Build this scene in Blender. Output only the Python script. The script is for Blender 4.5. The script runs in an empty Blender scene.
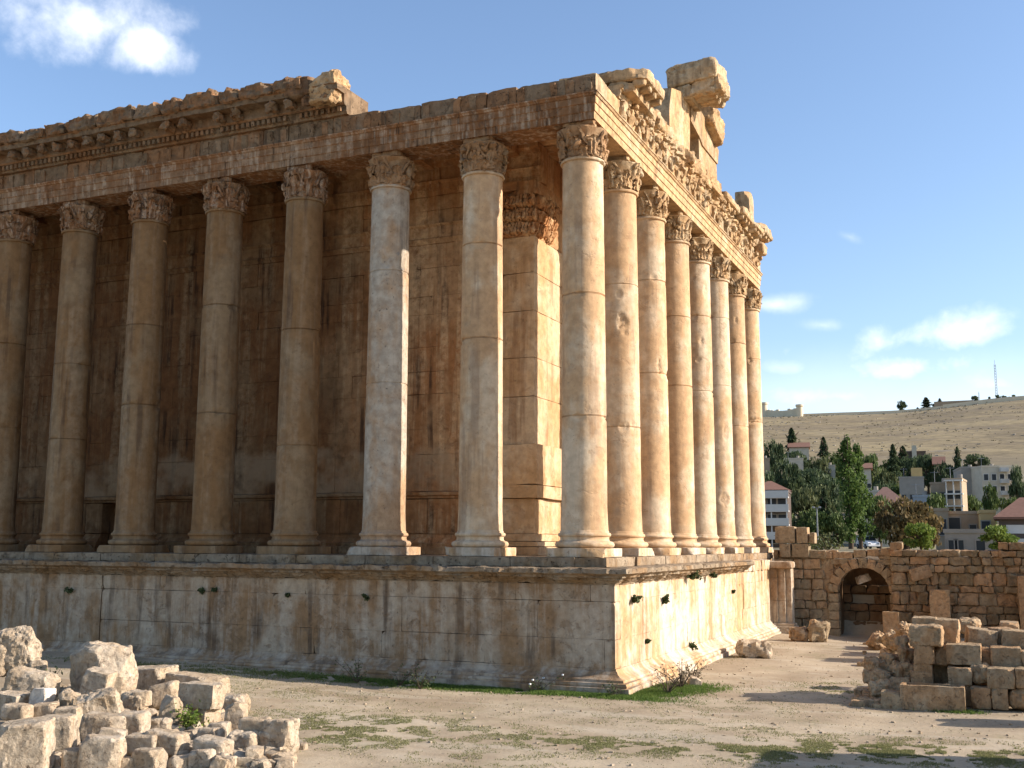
import bpy, math, random
from mathutils import Vector, Matrix, noise
R = math.radians
sc = bpy.context.scene
col = sc.collection

# ------------------------------------------------------------------ camera
CAM = Vector((15.502, -42.497, 0.525))
YAW, PITCH, ROLL, FPX = -0.41492, 0.14238, 0.00459, 1111.96
fw = Vector((math.sin(YAW)*math.cos(PITCH), math.cos(YAW)*math.cos(PITCH), math.sin(PITCH)))
rt0 = Vector((math.cos(YAW), -math.sin(YAW), 0)); up0 = rt0.cross(fw)
rt = rt0*math.cos(ROLL) + up0*math.sin(ROLL); up = -rt0*math.sin(ROLL) + up0*math.cos(ROLL)
cam = bpy.data.objects.new('camera', bpy.data.cameras.new('camera')); col.objects.link(cam)
m = Matrix((rt, up, -fw)).transposed().to_4x4(); m.translation = CAM
cam.matrix_world = m
cam.data.sensor_width = 36; cam.data.lens = FPX/1024*36
cam.data.clip_start = 0.1; cam.data.clip_end = 20000
sc.camera = cam

# ------------------------------------------------------------------ light
SUN_AZ, SUN_EL = 17.0, 25.0
sd = Vector((math.cos(R(SUN_EL))*math.cos(R(SUN_AZ)), math.cos(R(SUN_EL))*math.sin(R(SUN_AZ)), math.sin(R(SUN_EL))))
sl = bpy.data.lights.new('sun', 'SUN'); sl.energy = 5.0; sl.angle = R(0.53); sl.color = (1, .90, .80)
so = bpy.data.objects.new('sun', sl); col.objects.link(so)
so.rotation_euler = sd.to_track_quat('Z', 'Y').to_euler()
so.location = (60, 20, 40)
sc.view_settings.view_transform = 'Standard'; sc.view_settings.look = 'None'
sc.view_settings.exposure = 0.84; sc.view_settings.gamma = 1
sc.cycles.use_denoising = True
sc.cycles.max_bounces = 6; sc.cycles.diffuse_bounces = 4; sc.cycles.transparent_max_bounces = 8
SKY = 0.13

def ray(u, v):
    return fw + rt*((u-512)/FPX) - up*((v-384)/FPX)
def dirn(u, v): return ray(u, v).normalized()
def on(u, v, ax, val):
    d = ray(u, v); return CAM + d*((val-CAM[ax])/d[ax])

def N(nt, t, **kw):
    n = nt.nodes.new(t)
    for k, v in kw.items():
        if k == 'op': n.operation = v
        else: setattr(n, k, v)
    return n
class G:
    """small helper for wiring math in a node tree"""
    def __init__(s, nt): s.nt = nt; s.l = nt.links.new
    def put(s, inp, v):
        if isinstance(v, bpy.types.NodeSocket): s.l(v, inp)
        else: inp.default_value = v
    def math(s, op, a, b=0.0, clamp=False):
        n = N(s.nt, 'ShaderNodeMath', op=op); n.use_clamp = clamp
        s.put(n.inputs[0], a); s.put(n.inputs[1], b); return n.outputs[0]
    def vmath(s, op, a, b=(0, 0, 0)):
        n = N(s.nt, 'ShaderNodeVectorMath', op=op); s.put(n.inputs[0], a); s.put(n.inputs[1], b)
        return n.outputs['Value'] if op == 'DOT_PRODUCT' else n.outputs[0]
    def noise(s, vec, scale, detail=4, rough=.55, dist=0):
        n = N(s.nt, 'ShaderNodeTexNoise'); s.l(vec, n.inputs['Vector'])
        n.inputs['Scale'].default_value = scale; n.inputs['Detail'].default_value = detail
        n.inputs['Roughness'].default_value = rough; n.inputs['Distortion'].default_value = dist
        return n.outputs['Fac']
    def ramp(s, f, a, b, lo=0.0, hi=1.0, smooth=True):
        n = N(s.nt, 'ShaderNodeMapRange'); n.interpolation_type = 'SMOOTHSTEP' if smooth else 'LINEAR'
        s.put(n.inputs[0], f); s.put(n.inputs[1], a); s.put(n.inputs[2], b); s.put(n.inputs[3], lo); s.put(n.inputs[4], hi)
        return n.outputs[0]
    def mix(s, f, a, b, mode='MIX'):
        n = N(s.nt, 'ShaderNodeMix', data_type='RGBA', blend_type=mode); n.clamp_factor = True
        s.put(n.inputs[0], f)
        for i, v in ((6, a), (7, b)):
            if isinstance(v, tuple) and len(v) == 3: v = (*v, 1)
            s.put(n.inputs[i], v)
        return n.outputs[2]

# ------------------------------------------------------------------ sky with clouds, in sky directions
w = bpy.data.worlds.new('World'); sc.world = w; w.use_nodes = True
nt = w.node_tree; g = G(nt); nt.nodes.clear()
out = N(nt, 'ShaderNodeOutputWorld'); bg = N(nt, 'ShaderNodeBackground'); bg.inputs[1].default_value = SKY
sky = N(nt, 'ShaderNodeTexSky', sky_type='NISHITA'); sky.sun_disc = False
sky.sun_elevation = R(SUN_EL); sky.sun_rotation = R(90-SUN_AZ)
sky.altitude = 0; sky.air_density = 1.0; sky.dust_density = .9; sky.ozone_density = 1.8
tc = N(nt, 'ShaderNodeTexCoord'); gen = tc.outputs['Generated']
def cloud(u, v, wu, hv, tilt, seed, freq, edge, soft, amp):
    c = dirn(u, v); r_ = rt0.copy(); u_ = r_.cross(c).normalized(); r_ = c.cross(u_).normalized()
    ca, sa = math.cos(R(tilt)), math.sin(R(tilt))
    a_ = (r_*ca + u_*sa)/(wu/FPX); b_ = (-r_*sa + u_*ca)/(hv/FPX)
    d = g.vmath('SUBTRACT', gen, tuple(c))
    a = g.vmath('DOT_PRODUCT', d, tuple(a_)); b = g.vmath('DOT_PRODUCT', d, tuple(b_))
    rr = g.math('SQRT', g.math('ADD', g.math('MULTIPLY', a, a), g.math('MULTIPLY', b, b)))
    off = g.vmath('ADD', gen, (seed, seed*.37, 0))
    n = g.noise(off, freq, 9, .58, .15)
    f = g.math('ADD', g.math('SUBTRACT', 1.0, rr), g.math('MULTIPLY', g.math('SUBTRACT', n, .5), amp))
    front = g.math('GREATER_THAN', g.vmath('DOT_PRODUCT', gen, tuple(c)), 0.3)
    return g.math('MULTIPLY', g.math('MULTIPLY', g.ramp(f, edge, edge+soft), front), 1.0)
clouds = [cloud(92, 24, 95, 40, -6, 1.3, 15, .06, 1.1, 2.5), cloud(150, 46, 48, 32, -10, 4.3, 17, .06, 1.1, 2.4),
          cloud(925, 335, 100, 22, 12, 2.2, 17, .15, 1.3, 3.4), cloud(905, 368, 90, 18, 4, 3.1, 17, .15, 1.3, 3.2),
          cloud(840, 396, 150, 18, 0, 5.0, 15, .1, 1.8, 2.6), cloud(1000, 385, 90, 22, 0, 7.7, 14, .1, 1.8, 2.2),
          cloud(775, 305, 40, 11, 4, 6.1, 20, .1, 1.8, 2.2), cloud(822, 325, 28, 8, -4, 8.4, 20, .1, 2.2, 2.2),
          cloud(780, 368, 50, 14, 0, 9.3, 18, .1, 2.0, 2.2), cloud(850, 237, 22, 8, -20, 9.9, 20, .2, 2.4, 2.0)]
veil = g.math('MULTIPLY', cloud(900, 405, 420, 62, 0, 11.0, 6, .0, 1.2, .9), .38)
clouds = [veil, clouds[0], clouds[1]] + [g.math('MULTIPLY', c, .8) for c in clouds[2:]]
mx = clouds[0]
for c in clouds[1:]: mx = g.math('MAXIMUM', mx, c)
tint = g.mix(1.0, sky.outputs[0], (0.965, 0.985, 1.04), 'MULTIPLY')
skyc = g.mix(g.math('MULTIPLY', mx, .85), tint, (6.6, 6.8, 7.2))
nt.links.new(skyc, bg.inputs[0]); nt.links.new(bg.outputs[0], out.inputs[0])

# ------------------------------------------------------------------ mesh helpers
rnd = random.Random(7)
def fbm(p, o=4):
    return noise.fractal(p, 1.0, 2.1, o)
class MB:
    def __init__(s): s.v = []; s.f = []
    def add(s, v, f):
        o = len(s.v); s.v.extend(Vector(p) for p in v); s.f.extend([i+o for i in q] for q in f); return s
    def box(s, x0, x1, y0, y1, z0, z1, rz=0, c=None):
        v = [Vector((x, y, z)) for z in (z0, z1) for y in (y0, y1) for x in (x0, x1)]
        if rz:
            c = Vector(c or ((x0+x1)/2, (y0+y1)/2, 0)); M = Matrix.Rotation(rz, 3, 'Z')
            v = [M @ (p-Vector((c.x, c.y, 0))) + Vector((c.x, c.y, 0)) for p in v]
        return s.add(v, [(0, 2, 3, 1), (4, 5, 7, 6), (0, 1, 5, 4), (2, 6, 7, 3), (0, 4, 6, 2), (1, 3, 7, 5)])
    def tube(s, pts, rad, n=8):
        pts = [Vector(p) for p in pts]; vs = []; fs = []
        for i, p in enumerate(pts):
            t = (pts[min(i+1, len(pts)-1)]-pts[max(i-1, 0)]).normalized()
            a = t.cross(Vector((0, 0, 1)) if abs(t.z) < .9 else Vector((1, 0, 0))).normalized(); b = t.cross(a)
            r = rad[i] if isinstance(rad, (list, tuple)) else rad
            vs += [p + a*(r*math.cos(2*math.pi*k/n)) + b*(r*math.sin(2*math.pi*k/n)) for k in range(n)]
        for i in range(len(pts)-1):
            for k in range(n):
                fs.append((i*n+k, i*n+(k+1) % n, (i+1)*n+(k+1) % n, (i+1)*n+k))
        fs.append(tuple(range(n))[::-1]); fs.append(tuple((len(pts)-1)*n+k for k in range(n)))
        return s.add(vs, fs)
    def lathe(s, prof, c, n=40, fn=None):
        vs = []; fs = []
        for (r, z) in prof:
            for k in range(n):
                a = 2*math.pi*k/n
                p = Vector((c[0]+r*math.cos(a), c[1]+r*math.sin(a), c[2]+z))
                if fn: p = fn(p, Vector((math.cos(a), math.sin(a), 0)))
                vs.append(p)
        for i in range(len(prof)-1):
            for k in range(n): fs.append((i*n+k, i*n+(k+1) % n, (i+1)*n+(k+1) % n, (i+1)*n+k))
        fs.append(tuple(range(n))[::-1]); fs.append(tuple((len(prof)-1)*n+k for k in range(n)))
        return s.add(vs, fs)

def obj(name, mb, mat, parent=None, origin=(0, 0, 0), smooth=35):
    me = bpy.data.meshes.new(name); o3 = Vector(origin)
    me.from_pydata([tuple(p-o3) for p in mb.v], [], mb.f)
    if mat: me.materials.append(mat)
    if smooth:
        me.polygons.foreach_set('use_smooth', [True]*len(me.polygons))
        me.set_sharp_from_angle(angle=R(smooth))
    me.update()
    o = bpy.data.objects.new(name, me); col.objects.link(o)
    if parent:
        o.parent = parent; o.location = o3 - wloc(parent)
    else: o.location = o3
    return o
WL = {}
def wloc(o):
    p = Vector((0, 0, 0))
    while o: p = p + o.location; o = o.parent
    return p
def empty(name, loc=(0, 0, 0), parent=None):
    o = bpy.data.objects.new(name, None); col.objects.link(o); o.empty_display_size = .3
    if parent: o.parent = parent; o.location = Vector(loc) - wloc(parent)
    else: o.location = loc
    return o
def tag(o, label=None, cat=None, group=None, kind=None):
    if label: o['label'] = label
    if cat: o['category'] = cat
    if group: o['group'] = group
    if kind or cat: o['kind'] = kind or 'thing'
    return o

_grid = {}
def cubegrid(nx, ny, nz):
    k = (nx, ny, nz)
    if k in _grid: return _grid[k]
    idx = {}; vs = []; fs = []
    def vid(i, j, l):
        t = (i, j, l)
        if t not in idx: idx[t] = len(vs); vs.append((2*i/nx-1, 2*j/ny-1, 2*l/nz-1))
        return idx[t]
    for i in range(nx):
        for j in range(ny):
            fs.append((vid(i, j, 0), vid(i, j+1, 0), vid(i+1, j+1, 0), vid(i+1, j, 0)))
            fs.append((vid(i, j, nz), vid(i+1, j, nz), vid(i+1, j+1, nz), vid(i, j+1, nz)))
    for i in range(nx):
        for l in range(nz):
            fs.append((vid(i, 0, l), vid(i+1, 0, l), vid(i+1, 0, l+1), vid(i, 0, l+1)))
            fs.append((vid(i, ny, l), vid(i, ny, l+1), vid(i+1, ny, l+1), vid(i+1, ny, l)))
    for j in range(ny):
        for l in range(nz):
            fs.append((vid(0, j, l), vid(0, j, l+1), vid(0, j+1, l+1), vid(0, j+1, l)))
            fs.append((vid(nx, j, l), vid(nx, j+1, l), vid(nx, j+1, l+1), vid(nx, j, l+1)))
    _grid[k] = (vs, fs); return vs, fs
def rblock(mb, c, size, rot=(0, 0, 0), seed=0, res=.18, rad=.05, amp=.03, freq=1.6, cuts=0, cutd=(.62, .9), maxn=14, taper=0):
    """a stone block: rounded box with worn faces and broken corners"""
    rr = random.Random(seed*7919+13)
    h = Vector(size)*.5
    n = [max(2, min(maxn, int(s_/res))) for s_ in size]
    vs, fs = cubegrid(*n)
    rad = min(rad, min(h)*.95)
    pl = []
    for _ in range(cuts):
        d = Vector((rr.choice((-1, 1))*rr.uniform(.35, 1), rr.choice((-1, 1))*rr.uniform(.35, 1), rr.choice((-.4, 1, 1))*rr.uniform(.3, 1))).normalized()
        ext = abs(d.x)*h.x + abs(d.y)*h.y + abs(d.z)*h.z
        pl.append((d, ext*rr.uniform(*cutd)))
    M = Matrix.Rotation(rot[2], 3, 'Z') @ Matrix.Rotation(rot[1], 3, 'Y') @ Matrix.Rotation(rot[0], 3, 'X')
    so_ = Vector((seed*3.17 % 97, seed*1.31 % 89, seed*.77 % 83)); outv = []
    c = Vector(c)
    for a in vs:
        # push grid lines toward the edges so the rounded rim has vertices
        p = Vector([math.copysign(abs(a[i])**.8, a[i])*h[i] for i in range(3)])
        q = Vector([max(-(h[i]-rad), min(h[i]-rad, p[i])) for i in range(3)])
        d = p-q
        nrm = d.normalized() if d.length > 1e-6 else p.normalized()
        p = q + nrm*rad
        if taper: p.x *= 1-taper*(p.z/h.z*.5+.5); p.y *= 1-taper*(p.z/h.z*.5+.5)
        for d_, dist in pl:
            t = p.dot(d_)-dist
            if t > 0: p = p - d_*t
        s_ = fbm(p*freq+so_)
        p = p + nrm*(amp*s_) + nrm*(amp*.45*noise.noise(p*freq*4.3+so_))
        outv.append(M @ p + c)
    mb.add(outv, fs); return mb

def sweep(mb, prof, x0, y1, step=.35, er=.02, efreq=1.3, corner=True, xe=None, closed=True, y0=None):
    """run a profile of (outward offset, height) along the flank (from x0 to the corner) and up the front (to y1)"""
    rings = []
    if y0 is None:
        nf = max(1, int((-x0)/step))
        for i in range(nf+1):
            t = i/nf
            rings.append([Vector((x0+(d-x0)*t if corner else x0+(xe-x0)*t, -d, z)) for d, z in prof])
    if corner:
        nf = max(1, int((y1-(y0 or 0))/step))
        for i in range(0 if y0 is not None else 1, nf+1):
            t = i/nf
            rings.append([Vector((d, (-d if y0 is None else y0)*(1-t)+y1*t, z)) for d, z in prof])
    k = len(prof); vs = []; fs = []
    cen = sum((Vector((d, z, 0)) for d, z in prof), Vector())/k
    for r_ in rings:
        for (d, z), p in zip(prof, r_):
            e = er*fbm(p*efreq) + er*.5*noise.noise(p*efreq*5)
            nn = Vector((d-cen.x, z-cen.y, 0)).normalized()
            q = Vector(p)
            fl = abs(p.y+d) < 1e-6
            if fl: q.y -= nn.x*e
            if abs(p.x-d) < 1e-6: q.x += nn.x*e
            q.z += nn.y*e*.6
            vs.append(q)
    for i in range(len(rings)-1):
        for j in range(k if closed else k-1):
            a = i*k+j; b = i*k+(j+1) % k
            fs.append((a, b, b+k, a+k))
    if closed:
        fs.append(tuple(range(k))[::-1]); fs.append(tuple((len(rings)-1)*k+j for j in range(k)))
    return mb.add(vs, fs)

# ------------------------------------------------------------------ materials
def newmat(name, rough=.9):
    mt = bpy.data.materials.new(name); mt.use_nodes = True
    b = mt.node_tree.nodes['Principled BSDF']; b.inputs['Roughness'].default_value = rough
    b.inputs['Specular IOR Level'].default_value = .15
    return mt, mt.node_tree, G(mt.node_tree), b
def bump(g_, b, h, strength=.5, dist=.03):
    n = N(g_.nt, 'ShaderNodeBump'); n.inputs['Strength'].default_value = strength; n.inputs['Distance'].default_value = dist
    g_.l(h, n.inputs['Height']); g_.l(n.outputs[0], b.inputs['Normal'])
def stone(name, pale, warm, dark, warm_amt=.5, streak=.5, streak_col=None, lichen=.3, lichen_col=(.09, .085, .075), island=.16,
          pit=.35, scale=1.0, bstr=.6, pstreak=0.0, pcol=(.62, .56, .47), top=.35, spall=.45, mott=1.0, sscale=1.0):
    mt, nt_, q, b = newmat(name)
    geo = N(nt_, 'ShaderNodeNewGeometry'); pos = geo.outputs['Position']
    oi = N(nt_, 'ShaderNodeObjectInfo')
    isl = q.math('FRACT', q.math('ADD', geo.outputs['Random Per Island'], oi.outputs['Random']))
    n1 = q.noise(pos, .33*scale, 6, .6, .4)
    n1 = q.math('ADD', n1, q.math('MULTIPLY', q.math('SUBTRACT', isl, .5), island*1.2))
    n1 = q.math('ADD', n1, q.math('MULTIPLY', q.math('SUBTRACT', q.noise(q.vmath('MULTIPLY', pos, (1.1*scale, 1.1*scale, .22*scale)), 1.0, 5, .6), .5), .55))
    c = q.mix(q.ramp(n1, .62-.3*warm_amt-.1, .62-.3*warm_amt+.12), pale, warm)
    # rain streaks running down the face
    st = q.noise(q.vmath('MULTIPLY', pos, (1.9*scale*sscale, 1.9*scale*sscale, .10*sscale)), 1.0, 5, .62)
    gate = q.noise(pos, .45*scale, 3, .5)
    sf = q.math('MULTIPLY', q.ramp(st, .52, .64), q.ramp(gate, .38, .6))
    c = q.mix(q.math('MULTIPLY', sf, streak), c, streak_col or dark)
    if pstreak:
        s2 = q.noise(q.vmath('ADD', q.vmath('MULTIPLY', pos, (1.5*sscale, 1.5*sscale, .09*sscale)), (31, 7, 2)), 1.0, 8, .66, .25)
        c = q.mix(q.math('MULTIPLY', q.math('MULTIPLY', q.ramp(s2, .46, .62), q.ramp(q.noise(pos, 3.2, 7, .7), .3, .6)), pstreak), c, pcol)
    n3 = q.noise(pos, 2.6*scale, 8, .65)
    c = q.mix(.8*mott, c, q.mix(q.ramp(n3, .28, .72), (.62, .59, .55), (1.24, 1.24, 1.22)), 'MULTIPLY')
    # block to block tone
    c = q.mix(1.0, c, q.mix(isl, (1-island, 1-island*1.1, 1-island*1.3), (1+island*.7, 1+island*.7, 1+island*.7)), 'MULTIPLY')
    # spalled patches where the skin of the stone has come away
    sp = q.ramp(q.noise(pos, 1.35*scale, 7, .66, .6), .585, .625)
    c = q.mix(q.math('MULTIPLY', sp, spall), c, tuple(.55*a_+.45*d_ for a_, d_ in zip(warm, dark)))
    # grey lichen crust, more where rain lands
    nz = N(nt_, 'ShaderNodeSeparateXYZ'); q.l(geo.outputs['Normal'], nz.inputs[0])
    ln = q.noise(pos, 1.15*scale, 9, .68, .3)
    lf = q.math('ADD', ln, q.math('MULTIPLY', q.ramp(nz.outputs[2], .35, .95), top*.3))
    c = q.mix(q.math('MULTIPLY', q.ramp(lf, .58, .72), lichen), c, lichen_col)
    # pits
    pn = q.noise(pos, 7.0*scale, 6, .72); pf = q.ramp(pn, .60, .68)
    c = q.mix(q.math('MULTIPLY', pf, pit), c, tuple(x*.45 for x in dark))
    q.l(c, b.inputs['Base Color'])
    fine = q.noise(pos, 34.0, 6, .7)
    h = q.math('ADD', q.math('ADD', q.math('MULTIPLY', n3, 1.5), q.math('MULTIPLY', fine, .35)), q.math('ADD', q.math('MULTIPLY', pf, -.6), q.math('MULTIPLY', sp, -.6)))
    bump(q, b, h, bstr, .05)
    return mt
def plain(name, c, rough=.8, var=.15, scale=1.5, metallic=0):
    mt, nt_, q, b = newmat(name, rough); b.inputs['Metallic'].default_value = metallic
    pos = N(nt_, 'ShaderNodeNewGeometry').outputs['Position']
    n = q.noise(pos, scale, 6, .65)
    q.l(q.mix(1.0, c, q.mix(n, (1-2*var,)*3, (1+1.6*var,)*3), 'MULTIPLY'), b.inputs['Base Color'])
    return mt
def leafm(name, a, b_, trans=.25):
    mt, nt_, q, b = newmat(name, .65)
    geo = N(nt_, 'ShaderNodeNewGeometry')
    n = q.noise(geo.outputs['Position'], .8, 3)
    f = q.math('ADD', q.math('MULTIPLY', geo.outputs['Random Per Island'], .6), q.math('MULTIPLY', n, .5))
    c = q.mix(q.ramp(f, .2, .9), a, b_); q.l(c, b.inputs['Base Color'])
    tr = N(nt_, 'ShaderNodeBsdfTranslucent'); q.l(c, tr.inputs[0])
    ms = N(nt_, 'ShaderNodeMixShader'); ms.inputs[0].default_value = trans
    q.l(b.outputs[0], ms.inputs[1]); q.l(tr.outputs[0], ms.inputs[2])
    q.l(ms.outputs[0], nt_.nodes['Material Output'].inputs[0]); return mt

M = {}
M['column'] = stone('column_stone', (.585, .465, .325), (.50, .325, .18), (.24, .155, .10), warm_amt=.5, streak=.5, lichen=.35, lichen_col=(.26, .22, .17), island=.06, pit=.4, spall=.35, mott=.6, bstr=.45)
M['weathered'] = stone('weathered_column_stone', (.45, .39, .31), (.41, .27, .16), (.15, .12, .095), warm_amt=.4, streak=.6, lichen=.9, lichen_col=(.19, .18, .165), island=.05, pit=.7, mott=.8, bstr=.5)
M['flank'] = stone('flank_column_stone', (.25, .17, .095), (.22, .125, .056), (.075, .046, .03), warm_amt=.55, streak=.65, lichen=.3, lichen_col=(.19, .15, .105), island=.06, pit=.35, pstreak=.45, pcol=(.33, .25, .165), mott=.6, bstr=.45, spall=.3)  # column stone again, more stained, with the flank's shade put into the colour
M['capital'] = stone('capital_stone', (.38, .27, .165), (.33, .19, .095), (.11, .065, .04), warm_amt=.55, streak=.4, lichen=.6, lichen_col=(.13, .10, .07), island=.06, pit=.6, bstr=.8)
M['entab'] = stone('entablature_stone', (.30, .19, .112), (.24, .118, .054), (.06, .036, .024), warm_amt=.65, streak=.9, lichen=.7, lichen_col=(.08, .056, .04), pstreak=.75, pcol=(.48, .38, .285), island=.2, pit=.6, sscale=2.6)  # front entablature stone darkened: the long side's shade is in the colour
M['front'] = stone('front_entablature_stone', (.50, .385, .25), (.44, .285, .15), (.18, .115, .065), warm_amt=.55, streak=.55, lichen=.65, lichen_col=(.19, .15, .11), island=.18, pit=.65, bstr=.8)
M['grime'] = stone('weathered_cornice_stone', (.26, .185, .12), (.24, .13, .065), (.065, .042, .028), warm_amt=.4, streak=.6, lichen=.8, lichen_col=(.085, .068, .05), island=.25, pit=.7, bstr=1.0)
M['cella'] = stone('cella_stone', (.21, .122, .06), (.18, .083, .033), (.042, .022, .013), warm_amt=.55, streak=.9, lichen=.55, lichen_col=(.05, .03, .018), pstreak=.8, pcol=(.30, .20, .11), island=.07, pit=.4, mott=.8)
# less dirt towards the corner, and bounced portico light put into the paler tone
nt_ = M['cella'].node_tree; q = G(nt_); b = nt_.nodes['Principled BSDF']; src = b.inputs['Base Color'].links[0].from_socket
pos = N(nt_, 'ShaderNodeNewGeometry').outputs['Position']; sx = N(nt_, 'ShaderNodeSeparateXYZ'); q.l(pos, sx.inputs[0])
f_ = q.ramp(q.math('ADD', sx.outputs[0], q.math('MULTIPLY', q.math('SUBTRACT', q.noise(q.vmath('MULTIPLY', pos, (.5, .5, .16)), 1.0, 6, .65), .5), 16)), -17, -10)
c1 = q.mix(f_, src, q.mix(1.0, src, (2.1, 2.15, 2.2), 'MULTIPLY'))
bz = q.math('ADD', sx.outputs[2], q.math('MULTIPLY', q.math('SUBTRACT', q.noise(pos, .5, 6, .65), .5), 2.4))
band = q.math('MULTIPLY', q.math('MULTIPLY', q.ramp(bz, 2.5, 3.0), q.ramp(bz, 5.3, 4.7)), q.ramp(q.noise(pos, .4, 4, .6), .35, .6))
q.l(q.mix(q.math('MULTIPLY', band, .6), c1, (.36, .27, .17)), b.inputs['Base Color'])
M['antastone'] = stone('anta_stone', (.55, .41, .26), (.48, .30, .15), (.26, .14, .07), warm_amt=.5, streak=.6, lichen=.25, lichen_col=(.26, .18, .10), island=.06, pit=.4, mott=.7)
M['podium'] = stone('podium_flank_stone', (.41, .33, .24), (.285, .175, .092), (.10, .068, .046), warm_amt=.52, streak=.8, lichen=.5, lichen_col=(.13, .10, .072), pstreak=.6, pcol=(.50, .425, .335), island=.02, pit=.4, mott=.7)  # heavier stains than the front, and its shade mixed into the same tone
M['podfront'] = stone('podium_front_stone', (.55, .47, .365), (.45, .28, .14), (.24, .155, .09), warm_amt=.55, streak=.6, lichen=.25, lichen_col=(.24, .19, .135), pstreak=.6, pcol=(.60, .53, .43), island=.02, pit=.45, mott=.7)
M['podcap'] = stone('podium_cornice_stone', (.30, .235, .165), (.27, .175, .095), (.09, .066, .044), warm_amt=.4, streak=.4, lichen=.8, lichen_col=(.125, .098, .07), island=.10, pit=.8, bstr=1.2)
M['rock'] = stone('fallen_stone', (.48, .40, .305), (.41, .315, .215), (.20, .14, .10), warm_amt=.45, streak=.2, lichen=.55, lichen_col=(.22, .175, .135), island=.16, pit=.6, scale=2.2, bstr=1.0, top=-.35, mott=.9)
M['ruin'] = stone('ruin_block_stone', (.44, .335, .22), (.38, .24, .13), (.14, .10, .065), warm_amt=.5, streak=.3, lichen=.5, lichen_col=(.15, .125, .095), island=.28, pit=.6, scale=2.0, bstr=1.0, top=-.1, mott=.9)
M['wall'] = stone('old_wall_stone', (.40, .315, .21), (.35, .23, .13), (.14, .095, .06), warm_amt=.45, streak=.3, lichen=.5, lichen_col=(.14, .11, .08), island=.3, pit=.6, scale=1.5, bstr=1.0, mott=.9)
M['passage'] = stone('passage_stone', (.19, .13, .075), (.16, .09, .045), (.05, .034, .022), warm_amt=.5, streak=.4, lichen=.6, lichen_col=(.05, .04, .03), island=.3, pit=.5)  # the shadow inside the archway is put into this dark stone
M['white_rock'] = stone('white_carved_stone', (.66, .58, .48), (.60, .50, .40), (.32, .26, .21), warm_amt=.2, streak=.1, lichen=.2, island=.05, pit=.3, scale=1.6)
M['darkwall'] = stone('patched_wall_stone', (.34, .26, .17), (.30, .185, .10), (.10, .072, .048), warm_amt=.45, streak=.3, lichen=.65, lichen_col=(.085, .07, .055), island=.4, pit=.5, scale=1.3, bstr=.9)
M['dryscrub'] = leafm('dry_scrub_leaves', (.06, .06, .035), (.15, .125, .07), .1)
M['hillrock'] = plain('hillside_rock', (.29, .255, .215), .95, .2, .5)
M['fort'] = plain('fort_stone', (.62, .53, .38), .9, .12, .3)
M['bluewall'] = plain('blue_grey_wall', (.30, .33, .35), .8, .1, .8)
M['mortar'] = plain('old_mortar', (.10, .07, .045), .95)
M['bark'] = plain('bark', (.09, .065, .045), .95, .25, 6)
M['white'] = plain('white_plaster', (.55, .53, .49), .8, .06)
M['cream'] = plain('cream_plaster', (.50, .44, .34), .85, .16, .8)
M['grey'] = plain('bare_concrete', (.30, .27, .23), .9, .15, .8)
M['yellow'] = plain('yellow_plaster', (.55, .38, .17), .85, .12, .8)
M['tan'] = plain('tan_masonry', (.36, .27, .18), .9, .18, .8)
M['redroof'] = plain('red_roof_tiles', (.22, .12, .085), .85, .2, 2.5)
M['brownroof'] = plain('brown_roof_tiles', (.20, .12, .095), .85, .15, 2.5)
M['glass'] = plain('dark_window', (.035, .04, .045), .25, .1)
M['steel'] = plain('grey_steel', (.22, .23, .24), .5, .08, 3)
M['carpaint'] = plain('white_car_paint', (.78, .78, .78), .3, .02)
M['tyre'] = plain('tyre_rubber', (.03, .03, .03), .8)
M['facade'] = plain('dark_facade', (.10, .075, .06), .7)
M['conifer'] = leafm('conifer_needles', (.035, .055, .028), (.10, .13, .055), .3)
M['broad'] = leafm('broad_leaves', (.035, .062, .018), (.12, .155, .045))
M['olive'] = leafm('olive_leaves', (.05, .065, .025), (.13, .14, .055))
M['poplar'] = leafm('poplar_leaves', (.035, .07, .016), (.13, .19, .045), .4)
M['autumn'] = leafm('autumn_leaves', (.085, .07, .03), (.21, .145, .06), .35)
M['bright'] = leafm('bright_leaves', (.07, .12, .02), (.20, .25, .05), .35)
M['caper'] = leafm('caper_leaves', (.045, .065, .028), (.11, .13, .055))
M['dry'] = leafm('dry_leaves', (.10, .085, .05), (.22, .17, .10))
M['grass'] = leafm('grass_blades', (.15, .155, .06), (.27, .26, .115), .4)
M['lush'] = leafm('lush_grass_blades', (.06, .11, .02), (.16, .22, .05), .4)
M['petal'] = plain('white_petals', (.8, .78, .76), .6, .02)

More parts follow.
